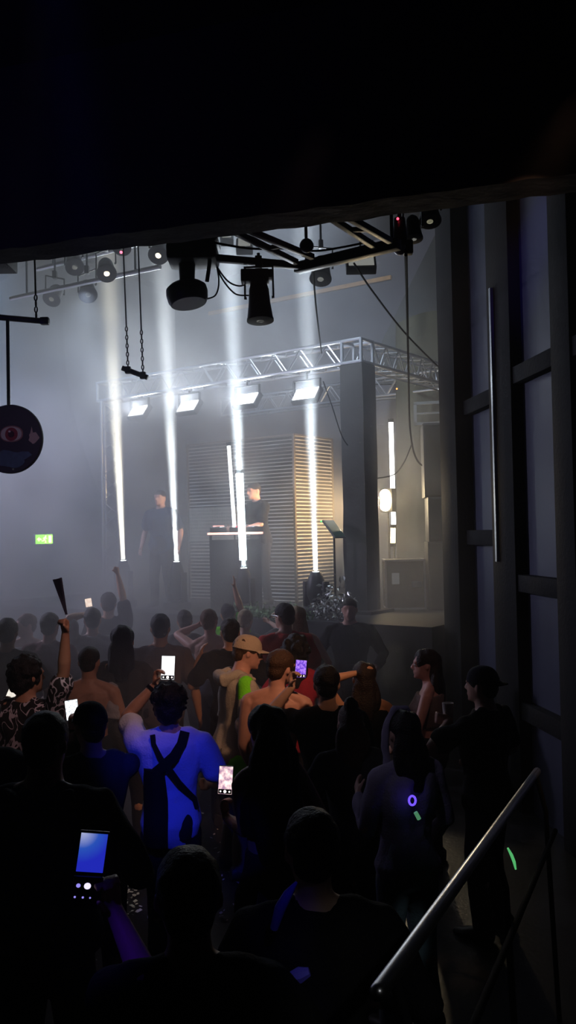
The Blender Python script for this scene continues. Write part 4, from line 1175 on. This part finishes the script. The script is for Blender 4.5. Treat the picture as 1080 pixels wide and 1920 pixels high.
strap(sl, [B(.055, .845, .05), B(.045, .81), B(.02, .775), B(-.015, .745), B(-.045, .72)], .055, BLACKC)
strap(sl, [B(-.015, .75), B(.01, .72), B(.035, .68), B(.06, .645), B(.085, .61), B(.09, .58, .03)], .03, BLACKC)
k = MB(); rr = []
for i in range(9):
    z = .73 - .032 * i; w0 = [-.085, -.018]; 
    ring = []
    for a in range(14):
        x = -.052 - .004 * i * .2 + (.036 + .004 * min(i, 4)) * math.cos(2 * PI * a / 14)
        ring.append(on_back_of(f, max(-.09, min(.09, x)), z, .02) + V((0, -(.055 + .012 * math.sin(i * .8)) * max(0, math.sin(2 * PI * a / 14)) , 0)))
    rr.append(ring)
k.rings(rr).build('pouch', BLACKC, sl)

# near photographer, dark, with the folding phone
f = person(352, 1590, 2.2, 0.12, 'dark haired person at the bottom edge raising a blue folding phone', 'short', 'black', 'fair', ('short', TEE_BLACK), 'trouser',
           (hold(214, 1706, 2.50), BENT), hand=('grip', 'relaxed'), palms=(V((.3, -.9, 0)), None), poles=(V((.6, .3, -1)), None), hdir=(V((-.3, 0, 1)), None), vox=.007)
c = P(172, 1600, 2.46)
t = thing('folding_phone', 'folding phone with a blue lit upper screen in a raised hand at the bottom edge', 'smartphone', P(167, 1639, 2.46), facing_cam(c, -.16, 0, 0))
PB = mat('phone_black', (0.012, 0.012, 0.014), 0.3)
MB().box((0, .058, -.006), (.082, .116, .008), None, .003).build('upper_half', PB, t)
BS = D.materials.new('blue_screen'); BS.use_nodes = True; nt = BS.node_tree; b_ = nt.nodes['Principled BSDF']; b_.inputs['Base Color'].default_value = (.01, .01, .01, 1)
tc = nt.nodes.new('ShaderNodeTexCoord'); mp_ = nt.nodes.new('ShaderNodeMapping'); mp_.inputs['Location'].default_value = (.40, -1.35, 0); mp_.inputs['Scale'].default_value = (12, 12, 12)
gr = nt.nodes.new('ShaderNodeTexGradient'); gr.gradient_type = 'SPHERICAL'; rp = nt.nodes.new('ShaderNodeValToRGB')
rp.color_ramp.elements[0].color = (.02, .03, .62, 1); rp.color_ramp.elements[1].color = (.55, .6, .9, 1); rp.color_ramp.elements.new(.45).color = (.03, .11, .62, 1)
nt.links.new(tc.outputs['Object'], mp_.inputs['Vector']); nt.links.new(mp_.outputs[0], gr.inputs[0]); nt.links.new(gr.outputs['Fac'], rp.inputs[0]); nt.links.new(rp.outputs[0], b_.inputs['Emission Color']); b_.inputs['Emission Strength'].default_value = .75
MB().box((0, .057, -.0012), (.074, .104, .0012)).build('screen', BS, t)
lowr = MB().box((0, -.048, -.002), (.082, .092, .008), Matrix.Rotation(.25, 3, 'X'), .003).build('lower_half', PB, t)
bw = mat('phone_dot', (1, 1, 1), .4, emit=(.75, .7, 1), estr=1.3, sample=False); bb = mat('phone_dot_blue', (.3, .3, 1), .4, emit=(.35, .3, 1), estr=.9, sample=False)
q = Matrix.Rotation(.25, 3, 'X')
for x, y, r, m_, nm in ((0, -.028, .0095, bw, 'shutter_button'), (-.025, -.028, .006, bb, 'gallery_button'), (.026, -.028, .004, bb, 'switch_button'), (-.03, -.062, .003, bb, 'menu_dot'), (-.008, -.062, .003, bb, 'menu_dot'), (.012, -.062, .0025, bb, 'menu_dot')):
    MB().lathe(V((0, -.048, -.002)) + q @ V((x, y + .048, .0045)), [(r, 0), (r, .001)], q @ V((0, 0, 1)), 14).build(nm, m_, lowr)

# large dark man in the near corner
f = person(82, 1334, 3.5, -0.1, 'broad person in a dark hooded jacket standing in near darkness', 'short', 'black', 'olive', ('long', JACKET), 'trouser', (DOWN, BENT), build_=1.18)
k = MB(); k.limb([f.T((-.07 * f.H, -.04 * f.H, .835 * f.H)), f.T((0, -.075 * f.H, .80 * f.H)), f.T((.07 * f.H, -.04 * f.H, .835 * f.H))], [.026, .04, .026], 12); k.build('hood', JACKET, f.root)
# cropped person at the frame edge
person(-38, 1292, 4.3, -0.15, 'person in a grey T-shirt cut by the frame edge', 'short', 'dark', 'fair', ('short', TEE_GREY), 'jeans', (DOWN, BENT))

# fan waver in the patterned shirt
FLAME = D.materials.new('flame_shirt'); FLAME.use_nodes = True; nt = FLAME.node_tree; b_ = nt.nodes['Principled BSDF']; b_.inputs['Roughness'].default_value = .9
tc = nt.nodes.new('ShaderNodeTexCoord'); mp_ = nt.nodes.new('ShaderNodeMapping'); mp_.inputs['Scale'].default_value = (15, 15, 8)
nz_ = nt.nodes.new('ShaderNodeTexNoise'); nz_.inputs['Scale'].default_value = 1.0; nz_.inputs['Detail'].default_value = 1.5; nz_.inputs['Distortion'].default_value = 1.1
sb_ = nt.nodes.new('ShaderNodeMath'); sb_.operation = 'SUBTRACT'; sb_.inputs[1].default_value = .5
ab_ = nt.nodes.new('ShaderNodeMath'); ab_.operation = 'ABSOLUTE'
lt_ = nt.nodes.new('ShaderNodeMath'); lt_.operation = 'LESS_THAN'; lt_.inputs[1].default_value = .030
sp_ = nt.nodes.new('ShaderNodeSeparateXYZ')
g1 = nt.nodes.new('ShaderNodeMath'); g1.operation = 'GREATER_THAN'; g1.inputs[1].default_value = 1.10
g2 = nt.nodes.new('ShaderNodeMath'); g2.operation = 'LESS_THAN'; g2.inputs[1].default_value = .02
mu = nt.nodes.new('ShaderNodeMath'); mu.operation = 'MULTIPLY'; mu2 = nt.nodes.new('ShaderNodeMath'); mu2.operation = 'MULTIPLY'
mx = nt.nodes.new('ShaderNodeMix'); mx.data_type = 'RGBA'; mx.inputs['A'].default_value = (.012, .012, .014, 1); mx.inputs['B'].default_value = (.62, .58, .66, 1)
L = nt.links.new
L(tc.outputs['Object'], mp_.inputs[0]); L(mp_.outputs[0], nz_.inputs['Vector']); L(nz_.outputs['Fac'], sb_.inputs[0]); L(sb_.outputs[0], ab_.inputs[0]); L(ab_.outputs[0], lt_.inputs[0])
L(tc.outputs['Object'], sp_.inputs[0]); L(sp_.outputs['Z'], g1.inputs[0]); L(sp_.outputs['Y'], g2.inputs[0]); L(lt_.outputs[0], mu.inputs[0]); L(g1.outputs[0], mu.inputs[1]); L(mu.outputs[0], mu2.inputs[0]); L(g2.outputs[0], mu2.inputs[1])
L(mu2.outputs[0], mx.inputs['Factor']); L(mx.outputs['Result'], b_.inputs['Base Color'])
f = person(48, 1225, 5.7, -0.2, 'curly haired person in a black shirt with pale flame print raising a folded fan', 'curly', 'black', 'tan', ('short', FLAME), 'trouser',
           (hold(12, 1338, 5.75), hold(124, 1178, 5.55)), hand=('grip', 'fist'), head=(-.5, 0, 0), poles=(None, V((.8, -.1, -.4))), palms=(None, V((-.3, -.9, 0))), hdir=(None, V((-.05, 0, 1))), build_=1.08)
c = P(20, 1308, 5.8)
phone(c, facing_cam(c, -.45, .35), .075, .15, 'phone with a plain cream screen low beside the flame print shirt', screen_mat('screen_cream', (.8, .75, .65), (1, .95, .85), 1.1, 20), dots=False)
# folded fan in the fist: sticks fanned narrowly from the hand
fb0 = P(121, 1128, 5.54); fm0 = P(103, 1068, 5.54)
fan = thing('hand_fan', 'dark half folded hand fan held high by the flame print shirt wearer', 'fan', P(124, 1150, 5.54))
o = P(124, 1150, 5.54); ax = (fm0 - o).normalized(); sd = ax.cross(V((0, 1, 0))).normalized()
FANM = mat('fan_dark', (0.02, 0.022, 0.06), 0.6)
pl_ = MB(); rr = []
n = 10
up, dn = [], []
for i in range(n + 1):
    a = -.10 + .20 * i / n
    dv = (ax * math.cos(a) + sd * math.sin(a)); zig = V((0, .010 * (1 if i % 2 else -1), 0))
    up.append((o - o) + dv * .225 + zig); dn.append(dv * .07 + zig * .3)
for i in range(n):
    for off in (0,):
        pl_.prism([dn[i], dn[i + 1], up[i + 1], up[i]], (0, .003, 0))
pl_.build('pleated_leaf', FANM, fan)
for a in (-.10, .10):
    dv = ax * math.cos(a) + sd * math.sin(a)
    MB().box(dv * .11, (.014, .006, .235), frame_z(dv, (0, 1, 0))).build('guard_stick', mat('fan_stick', (0.05, 0.05, 0.09), 0.4), fan)

# capped person filming low
f = person(170, 1317, 4.5, 0.45, 'person in a black cap and dark jacket filming with a phone at eye level', 'short', 'dark', 'rosy', ('long', CHAR), 'trouser',
           (hold(136, 1372, 4.78), hold(150, 1372, 4.75)), hand=('grip', 'grip'), head=(.1, 0, 0), palms=(V((.6, -.6, 0)), V((-.4, -.6, 0))), hdir=(V((0, .1, 1)), V((-.1, .1, 1))), poles=(V((-.4, -.3, -1)), V((.1, -.3, -1))))
cap_on(f, cloth('cap_black', (.012, .012, .013)))
c = P(135, 1331, 4.84)
phone(c, facing_cam(c, .1), .073, .112, 'phone with a bright mottled screen held by the person in the black cap', screen_mat('screen_mottled', (.35, .38, .4), (1, 1, 1), 2.0, 90), dots=False)
o = MB().ball(P(158, 1335, 4.72), .006).build('phone_flash', mat('flash_white', (1, 1, 1), .4, emit=(1, 1, 1), estr=6, sample=False)); tag(o, 'tiny white flash light beside the black cap', 'flash light')

# shirtless man, brown
f = person(166, 1210, 6.6, -0.05, 'shirtless person with short hair and a pale cloth over one shoulder', 'buzz', 'dark', 'tan', (None, None), 'trouser', (DOWN, ('off', (.06, .06, -.29))))
k = MB(); rows = []
for i in range(10):
    t = i / 9
    q0 = f.sh[1] + V((-.02 + .03 * t, .05 - .11 * t, .06 - .30 * max(0, t - .2)))
    rows.append([q0 + V((-.05, -.02, .0)), q0 + V((0, -.035 - .01 * math.sin(i * 2), .008)), q0 + V((.06, -.02, -.01)), q0 + V((.05, .0, -.02)), q0 + V((-.04, .0, -.01))])
remeshed(k.rings(rows), 'shoulder_cloth', PALE, f.root, .011, 2, (.01, 20, 1))

# man in grey tee in the haze
person(300, 1150, 7.8, 0.05, 'person in a grey T-shirt with arms hanging, seen from behind in the smoke', 'short', 'black', 'tan', ('short', cloth('greyplum', (.12, .10, .115))), 'trouser', (('off', (.07, .0, -.30)), ('off', (.07, .0, -.30))), build_=1.06)
# hazy dancers at the smoky side
person(173, 1139, 8.9, 0.2, 'hazy dancer holding up a small lit phone in the thick smoke', 'short', 'dark', 'fair', ('short', PALE), 'jeans', (hold(160, 1152, 9.0), BENT), hand=('grip', 'relaxed'))
c = P(166, 1130, 9.02); phone(c, facing_cam(c, .15), .07, .09, 'small warm lit phone held up in the thick smoke', screen_mat('screen_warm', (.8, .6, .5), (1, .85, .75), 1.6, 30), dots=False)
person(203, 1110, 10.1, 0.1, 'hazy dancer with one fist raised beside the first light beam', 'short', 'black', 'tan', ('short', TEE_BLACK), 'trouser', (DOWN, hold(221, 1078, 10.1)), hand=('relaxed', 'fist'), hdir=(None, V((0, 0, 1))))
person(92, 1148, 8.3, -0.1, 'hazy dancer with dark hair behind the raised fan', 'short', 'dark', 'rosy', ('short', cloth('rose', (.22, .12, .13))), 'trouser', (BENT, DOWN))
person(13, 1158, 7.6, 0.1, 'hazy dark clothed person close to the frame edge in the smoke', 'short', 'black', 'olive', ('short', TEE_BLACK), 'trouser', (DOWN, BENT))
person(50, 1150, 9.3, 0.15, 'hazy rosy faced dancer turned towards the gallery in the smoke', 'short', 'auburn', 'rosy', ('tank', PALE), 'jeans', (BENT, BENT), female=True, head=(2.0, 0, 0))
person(229, 1172, 7.0, 0.0, 'dark haired person between the shirtless back and the grey T-shirt', 'long', 'black', 'tan', ('short', CHAR), 'trouser', (DOWN, BENT), female=True)
person(346, 1143, 9.5, 0.1, 'hazy dancer in a dark T-shirt under the second light beam', 'short', 'dark', 'tan', ('short', CHAR), 'trouser', (BENT, DOWN))
person(402, 1141, 8.8, -0.15, 'hazy bare chested dancer beside the neon green top', 'short', 'auburn', 'rosy', (None, None), 'jeans', (UPF, BENT), side=-.08)
person(427, 1131, 10.0, 0.1, 'dancer in a neon green top with one hand raised before the stage', 'short', 'black', 'tan', ('short', NEON), 'trouser', (BENT, hold(434, 1076, 10.05)), hand=('relaxed', 'flat'), hdir=(None, V((0, 0, 1))))
person(459, 1142, 9.5, -0.2, 'pale clothed dancer between neon green top and red T-shirt', 'short', 'blond', 'fair', ('short', PALE), 'jeans', (BENT, UPF), female=True)
# black haired man in black tee
person(431, 1158, 7.7, 0.15, 'black haired person in a black T-shirt stretching one arm sideways', 'short', 'black', 'tan', ('short', TEE_BLACK), 'trouser', (hold(374, 1232, 7.75), BENT), poles=(V((-.2, -.2, -1)), None))

# capped man in the pale hooded jacket, in profile
f = person(434, 1190, 6.55, -1.2, 'person in a beige cap and pale hooded jacket with neon green panels, in profile', 'short', 'brown', 'rosy', ('long', STONE), cloth('grey_trouser', (.17, .155, .145)), (('off', (.0, .10, -.22)), ('off', (.03, .02, -.29))), head=(-.1, .1, 0), build_=1.12, lean=.13)
cap_on(f, cloth('cap_beige', (.50, .42, .34)))
H = f.H
k = MB(); k.limb([f.T((-.06 * H, -.03 * H, .842 * H)), f.T((-.04 * H, -.085 * H, .815 * H)), f.T((.04 * H, -.085 * H, .815 * H)), f.T((.06 * H, -.03 * H, .842 * H)), f.T((.05 * H, .04 * H, .825 * H))], [.035, .06, .06, .035, .025], 12)
remeshed(k, 'hood', STONE, f.root, .011, 2, (.012, 16, 1))
s0 = f.sh[1]
k = MB(); k.limb([s0 + V((.005, -.02, .03)), s0.lerp(f.el[1], .35) + V((.008, 0, 0))], [.062, .073], 14); remeshed(k, 'neon_shoulder_panel', NEON, f.root, .011, 2)
k = MB(); k.limb([f.el[1].lerp(f.wr[1], -.12) + V((.006, 0, 0)), f.el[1].lerp(f.wr[1], .25) + V((.006, 0, 0))], [.068, .064], 14); remeshed(k, 'sleeve_patch', mat('patch_print', (.55, .5, .56), .8, noise_amt=.8, noise_scale=40), f.root, .011, 2)
k = MB(); k.limb([f.hip[1] + V((.012, .0, .02)), f.hip[1].lerp(f.kn[1], .42) + V((.01, 0, 0))], [.115, .108], 16); remeshed(k, 'neon_shorts', NEON, f.root, .013, 2, (.006, 16, .6))
for sg in (-1, 1): MB().ball(f.HT(sg * .15, .40, .50), .055 * f.h, None, 12, 8).build('eye', mat('eye_white', (.6, .6, .6), .3), f.root)

# shirtless warm-lit back
f = person(510, 1216, 5.85, -0.12, 'shirtless person with a broad warm lit back beside the beige cap', 'short', 'brown', 'rosy', (None, None), 'trouser', (('off', (.0, .07, -.28)), ('off', (.02, .06, -.29))), head=(-.55, .1, .05), side=.05, poles=(V((-.35, -.9, -.2)), V((.3, -.9, -.2))))
# red tee
f = person(534, 1130, 8.5, 0.25, 'person in a red T-shirt with glasses, seen from behind near the stage', 'short', 'black', 'fair', ('short', TEE_RED), 'trouser', (BENT, DOWN), head=(.45, 0, 0), build_=1.05)
gl = MB()
for sg in (-1, 1): gl.tube([f.HT(sg * .36, -.02, .53), f.HT(sg * .35, .38, .55), f.HT(sg * .27, .50, .55)], .004, 6); gl.tube([f.HT(sg * .17 + .11 * math.cos(a), .50, .52 + .09 * math.sin(a)) for a in [2 * PI * i / 10 for i in range(11)]], .004, 6)
gl.build('glasses', mat('glasses_metal', (.8, .8, .75), .25, 1.0), f.root)
person(558, 1136, 9.2, 0.1, 'blond dancer in a neon green top behind the red T-shirt', 'long', 'blond', 'fair', ('tank', NEON), 'trouser', (BENT, BENT), female=True)
# curly woman
f = person(553, 1188, 7.15, -0.1, 'woman with big dark curls behind the violet lit phone', 'bigcurls', 'black', 'tan', ('short', cloth('crimson', (.4, .03, .06))), 'trouser', (BENT, BENT), female=True, head=(.2, 0, 0))
# dark man holding the violet phone
f = person(612, 1246, 5.45, 0.05, 'dark haired person in black raising a violet lit phone', 'short', 'black', 'fair', ('short', TEE_BLACK), 'trouser', (hold(547, 1288, 5.6), DOWN), hand=('grip', 'relaxed'), palms=(V((.7, -.6, 0)), None), poles=(V((-.5, -.2, -1)), None), hdir=(V((.15, .05, 1)), None))
c = P(564, 1254, 5.68); phone(c, facing_cam(c, -.1, .15), .076, .115, 'phone with a violet lit screen held up behind the curly woman', screen_mat('screen_violet', (.10, .03, .55), (.45, .22, .9), 1.2, 60))
# foreground long haired woman
f = person(502, 1322, 4.15, 0.5, 'woman with very long black hair and bare waist filming with a low phone', 'verylong', 'black', 'rosy', ('crop', TEE_BLACK), cloth('skirt', (.02, .016, .03)), (hold(424, 1532, 4.40), BENT), hand=('grip', 'relaxed'), female=True, palms=(V((.5, -.8, 0)), None), hdir=(V((-.1, .1, 1)), None), build_=.88, poles=(V((.2, -.5, -1)), None))
c = P(423, 1463, 4.42); phone(c, facing_cam(c, -.08, -.1), .074, .142, 'phone with a rose lit screen and red buttons beside the very long black hair', screen_mat('screen_rose', (.35, .2, .3), (1, .75, .7), 1.5, 35))
k = MB(); H = f.H      # striped scarf knotted at the hip
SCARF = mat('scarf_blue', (.12, .14, .9), .7)
hp_ = V((-.075 * H, -.075 * H, .50 * H))
sc_ = None
for i in range(5):
    x = -.02 + .014 * i
    k.tube([hp_ + V((x * .5, -.02, .06 - .008 * i)), hp_ + V((x - .008, -.045 - .008 * (i % 2), -.0)), hp_ + V((x * 1.6 + .012, -.04, -.08)), hp_ + V((x * 2.0 + .04 + .004 * i, -.03, -.15 - .012 * (i % 3)))], [.006, .014, .016, .006], 8)
remeshed(k, 'hip_scarf', SCARF, f.root, .006, 1)

# woman with hand on her hair
f = person(682, 1240, 6.05, 0.1, 'woman with long brown hair resting one raised hand on her head', 'long', 'dark', 'tan', ('tank', TEE_BLACK), 'trouser', (hold(668, 1262, 6.0), BENT), female=True, poles=(V((-1, -.1, -.3)), None), hdir=(V((.8, 0, .5)), None))
person(657, 1318, 4.9, 0.05, 'woman with a blond streaked top knot and long hair, seen from behind', 'bun', 'brown', 'fair', ('short', CHAR), 'trouser', (BENT, BENT), female=True)
# profile woman with drink
f = person(803, 1216, 6.6, 1.25, 'woman in profile with long dark hair and bare shoulders near the partition', 'long', 'dark', 'rosy', ('crop', cloth('taupe', (.2, .16, .15))), 'trouser', (('off', (.0, .17, -.15)), ('off', (-.05, .18, -.16))), female=True, head=(.1, 0, 0))
for sg in (-1, 1): MB().ball(f.HT(sg * .15, .40, .50), .055 * f.h, None, 12, 8).build('eye', mat('eye_white', (.6, .6, .6), .3), f.root)
# capped man holding glass
f = person(907, 1249, 5.5, 0.85, 'person in a backward dark cap holding a glass by the partition', 'short', 'black', 'fair', ('short', TEE_BLACK), 'trouser', (hold(843, 1352, 5.45), BENT), hand=('grip', 'relaxed'), palms=(V((.6, .6, 0)), None), hdir=(V((-.3, .9, .15)), None), build_=1.12)
cap_on(f, cloth('cap_navy', (.02, .022, .035)), PI)
c = P(840, 1336, 5.5)
g = thing('drinking_glass', 'small clear drink glass held near the backward dark cap', 'glass', (c.x, c.y, c.z - .06))
MB()._lathe((0, 0, 0), [(.028, 0), (.036, .12), (.033, .12), (.026, .008)]).build('tumbler', mat('clear_plastic', (.85, .8, .78), .15, spec=.8), g)
MB().lathe((0, 0, .01), [(.026, 0), (.031, .085)]).build('drink', mat('drink_amber', (.35, .12, .08), .2), g)
# hooded woman
f = person(757, 1330, 4.45, 0.42, 'woman in a pale lilac hooded top with long dark hair and a glowing wristband', 'long', 'black', 'fair', ('long', LILAC), cloth('pale_jeans', (.26, .32, .37)), (hold(672, 1488, 4.6), ('off', (.02, .10, -.26))), female=True, hand=('relaxed', 'relaxed'), poles=(V((-.3, -.3, -1)), None))
h = f.h; k = MB(); rr = []
for j in range(8):
    t = j / 7
    rr.append([f.HT((.43 + .05 * math.sin(t * 3)) * math.cos(a) * (1 - .25 * t * t * t), -.05 + .06 * t + (.50 - .1 * t) * math.sin(a), .10 + t * .98) for a in [PI * .10 + 2 * PI * .95 * i / 17 * .5 * 1.0 for i in range(18)]])
k2 = MB(); k2.limb([f.HT(-.40, .1, -.25), f.HT(-.44, .12, .2), f.HT(-.40, .12, .7), f.HT(-.18, .1, 1.06)], [.07 * h * 1.5, .06 * h * 1.6, .06 * h * 1.6, .05 * h * 1.6], 10)
k2.limb([f.HT(.40, .1, -.25), f.HT(.43, .12, .2), f.HT(.40, .12, .7), f.HT(.18, .1, 1.06), f.HT(-.18, .1, 1.06)], [.1 * h, .1 * h, .1 * h, .08 * h, .08 * h], 10)
remeshed(k2, 'hood', LILAC, f.root, .010, 2, (.008, 18, 1))
wb = thing('glow_wristband', 'blue glowing wristband at the side of the lilac hooded woman', 'wristband', P(773, 1501, 4.25))
MB().tube([V((.016 * math.cos(a), .0, .022 * math.sin(a))) for a in [2 * PI * i / 16 for i in range(17)]], .0055, 8).build('band', mat('glow_blue', (.2, .1, 1), .4, emit=(.16, .08, 1), estr=1.3, sample=False), wb)
o = MB().tube([P(779, 1523, 4.2), P(783, 1530, 4.2), P(786, 1536, 4.2)], .010, 8).build('glow_stick', mat('glow_green_dim', (.1, .5, .2), .4, emit=(.12, .4, .2), estr=.5, sample=False)); tag(o, 'short dim green glow stick under the blue wristband', 'glow stick', 'green glow sticks')
o = MB().tube([P(952, 1590, 3.9), P(959, 1603, 3.9), P(964, 1616, 3.9), P(967, 1630, 3.9)], [.004, .007, .007, .004], 8).build('glow_stick', mat('glow_green', (.1, .8, .2), .4, emit=(.12, .62, .2), estr=.7, sample=False)); tag(o, 'curved green glow stick beyond the steel handrail', 'glow stick', 'green glow sticks')
# guard
person(655, 1120, 9.6, 3.0, 'person in black facing the crowd before the clad pillar', 'buzz', 'dark', 'rosy', ('long', TEE_BLACK), 'trouser', (BENT, BENT), build_=1.1)
# dark person with reflective strip near the bottom edge
f = person(585, 1516, 2.6, 0.1, 'dark person near the bottom edge with a curved blue lit stripe on the back', 'short', 'black', 'fair', ('long', TEE_BLACK), 'trouser', (('off', (.02, .14, -.18)), BENT))
H = f.H
B = lambda x, z, o=.026: on_back_of(f, x, z, o)
strip_m = mat('reflective_blue', (.25, .22, .95), .6)
pts = [f.toL(P(556, 1654, 2.45)), f.toL(P(540, 1676, 2.43)), f.toL(P(525, 1704, 2.43)), f.toL(P(514, 1740, 2.45))]
k = MB()
for i in range(4): pass
k.tube(pts, [.004, .013, .016, .012], 10); k.build('blue_stripe', strip_m, f.root)
pts = [f.toL(P(546, 1832, 2.4)), f.toL(P(562, 1828, 2.4)), f.toL(P(580, 1822, 2.4))]
MB().tube(pts, [.015, .022, .012], 8).build('blue_label', strip_m, f.root)
for a, b in ((566, 1868), (540, 1884)):
    MB().ball(f.toL(P(a, b, 2.4)), (.011, .008, .016)).build('blue_dot', strip_m, f.root)

# ---- on the stage
f = person(301, 918, 13.1, 2.75, 'person in a navy T-shirt standing on the stage between the first two beams', 'buzz', 'dark', 'rosy', ('short', TEE_NAVY), 'trouser', (('off', (.07, .03, -.29)), ('off', (.07, .03, -.29))), base=STAGE_Z, build_=1.08)
f = person(487, 903, 13.15, 2.2, 'DJ in a dark T-shirt leaning over the decks in the haze', 'buzz', 'dark', 'rosy', ('short', TEE_BLACK), 'trouser', (('off', (-.02, .20, -.18)), ('off', (-.02, .21, -.17))), base=STAGE_Z, lean=.12)
bake_all()

# ---------------------------------------------------------------- the hall's other lamps and added unseen spots
def aim(a, b): return V(b) - V(a)
lamp('wash_fill', 'SPOT', P(165, 548, 9.9) + V((0, -0.1, -0.05)), V((-0.15, 0.35, -0.8)), 70, (0.62, 0.77, 1.0), spot_size=math.radians(120), spot_blend=1.0, shadow_soft_size=0.1)
a = S(5.5, -3.0, 7.3); lamp('wash_fill', 'SPOT', a, V((0.0, 0.45, -0.85)), 1500, (0.34, 0.57, 1.0), spot_size=math.radians(125), spot_blend=1.0, shadow_soft_size=0.15)  # unseen lamp added above the bulkhead to brighten the haze
a = (-6.8, 11.0, 4.3); lamp('wash_fill', 'SPOT', a, V((1.0, -0.12, -0.42)), 2000, (0.70, 0.68, 1.0), spot_size=math.radians(75), spot_blend=1.0, shadow_soft_size=0.15)  # added out of frame at the side to light the haze evenly
a = (0.2, 9.6, 7.2); lamp('wash_fill', 'SPOT', a, aim(a, (-0.2, 12.4, 4.6)), 1300, (0.66, 0.80, 1.0), spot_size=math.radians(100), spot_blend=1.0, shadow_soft_size=0.1)
# black-light spot over the gallery, a weaker blue one, dim warm lamps, then added spots with no fixture
a = (-0.4, 1.3, 3.85); lamp('blue_spot', 'SPOT', a, aim(a, (-0.70, 5.0, 1.12)), 320, (0.02, 0.035, 1.0), spot_size=math.radians(11), spot_blend=0.9, shadow_soft_size=0.05)
a = (-3.4, 2.4, 3.7); lamp('blue_spot', 'SPOT', a, aim(a, (-2.0, 4.6, 4.7)), 14, (0.12, 0.03, 1.0), spot_size=math.radians(100), spot_blend=1.0, shadow_soft_size=0.1)
a = (1.0, 5.3, 6.6); lamp('blue_spot', 'SPOT', a, aim(a, (2.10, 7.45, 4.9)), 120, (0.14, 0.05, 1.0), spot_size=math.radians(18), spot_blend=1.0, shadow_soft_size=0.05)  # added unseen spot, makes the purple reflection streak on the pane
a = (1.2, 3.4, 4.2); lamp('fill_spot', 'SPOT', a, aim(a, (-0.25, 6.7, 1.3)), 330, (1.0, 0.50, 0.27), spot_size=math.radians(27), spot_blend=1.0, shadow_soft_size=0.08)
a = (0.2, 3.6, 4.2); lamp('fill_spot', 'SPOT', a, aim(a, (-1.3, 5.7, 1.55)), 95, (1.0, 0.55, 0.5), spot_size=math.radians(34), spot_blend=1.0, shadow_soft_size=0.08)
a = (-0.6, 2.2, 3.9); lamp('fill_spot', 'SPOT', a, aim(a, (-1.87, 5.9, 3.13)), 40, (0.9, 0.75, 1.0), spot_size=math.radians(9), spot_blend=0.6, shadow_soft_size=0.04)  # unseen spot added to brighten the eye sign
a = (0.95, 0.2, 3.3); lamp('stair_fill', 'SPOT', a, aim(a, (0.34, 2.0, 1.55)), 16, (0.95, 0.97, 1.0), spot_size=math.radians(15), spot_blend=1.0, shadow_soft_size=0.04)  # added to brighten the lower half of the handrail, no fixture
a = (1.9, 3.4, 3.6); lamp('stair_fill', 'SPOT', a, aim(a, (1.25, 4.45, 1.3)), 55, (1.0, 0.62, 0.3), spot_size=math.radians(7), spot_blend=1.0, shadow_soft_size=0.04)  # unseen warm spot added for the glint at the rail end
a = (0.9, 1.6, 3.6); lamp('stair_fill', 'SPOT', a, aim(a, (0.57, 4.35, 0.58)), 22, (0.75, 0.95, 1.0), spot_size=math.radians(3.2), spot_blend=0.6, shadow_soft_size=0.03)  # narrow spot added for the lit patch on the pale jeans
a = (-1.35, 4.3, 4.0); lamp('fill_spot', 'SPOT', a, aim(a, (-1.12, 6.3, 0.0)), 70, (1.0, 0.98, 0.9), spot_size=math.radians(14), spot_blend=1.0, shadow_soft_size=0.04)  # added unseen spot that picks out the floor confetti
a = (0.6, 10.2, 7.3); lamp('wash_fill', 'SPOT', a, aim(a, (0.6, 17.2, 6.8)), 500, (0.85, 0.88, 1.0), spot_size=math.radians(70), spot_blend=1.0, shadow_soft_size=0.1)  # hidden lamp added to brighten the batten on the back wall
a = (-1.3, 0.9, 3.4); lamp('blue_spot', 'SPOT', a, aim(a, P(238, 1800, 2.35)), 34, (0.09, 0.015, 1.0), spot_size=math.radians(9), spot_blend=0.8, shadow_soft_size=0.03)  # unseen blue spot added for the raised forearm
a = (0.6, 0.6, 3.7); lamp('blue_spot', 'SPOT', a, aim(a, P(535, 1697, 2.45)), 12, (0.06, 0.03, 1.0), spot_size=math.radians(5), spot_blend=0.8, shadow_soft_size=0.02)  # added only to light the curved blue stripe, no fixture
a = (0.3, 0.4, 3.7); lamp('blue_spot', 'SPOT', a, aim(a, P(560, 1850, 2.4)), 12, (0.06, 0.02, 1.0), spot_size=math.radians(5), spot_blend=0.8, shadow_soft_size=0.02)  # unseen spot added for the blue label and dots
a = (-0.9, 1.6, 3.8); lamp('blue_spot', 'SPOT', a, aim(a, P(465, 1572, 4.05)), 50, (0.03, 0.05, 1.0), spot_size=math.radians(4), spot_blend=0.6, shadow_soft_size=0.02)  # narrow blue spot added to pick out the hip scarf
a = (0.9, 4.2, 4.2); lamp('fill_spot', 'SPOT', a, aim(a, (1.05, 6.6, 1.35)), 26, (1.0, 0.55, 0.48), spot_size=math.radians(20), spot_blend=1.0, shadow_soft_size=0.05)  # added unseen spot to brighten the woman in profile
a = (-0.7, 2.6, 3.9); lamp('fill_spot', 'SPOT', a, aim(a, (0.52, 4.45, 1.45)), 16, (0.75, 0.68, 1.0), spot_size=math.radians(14), spot_blend=1.0, shadow_soft_size=0.05)  # unseen lilac spot added for the hooded woman
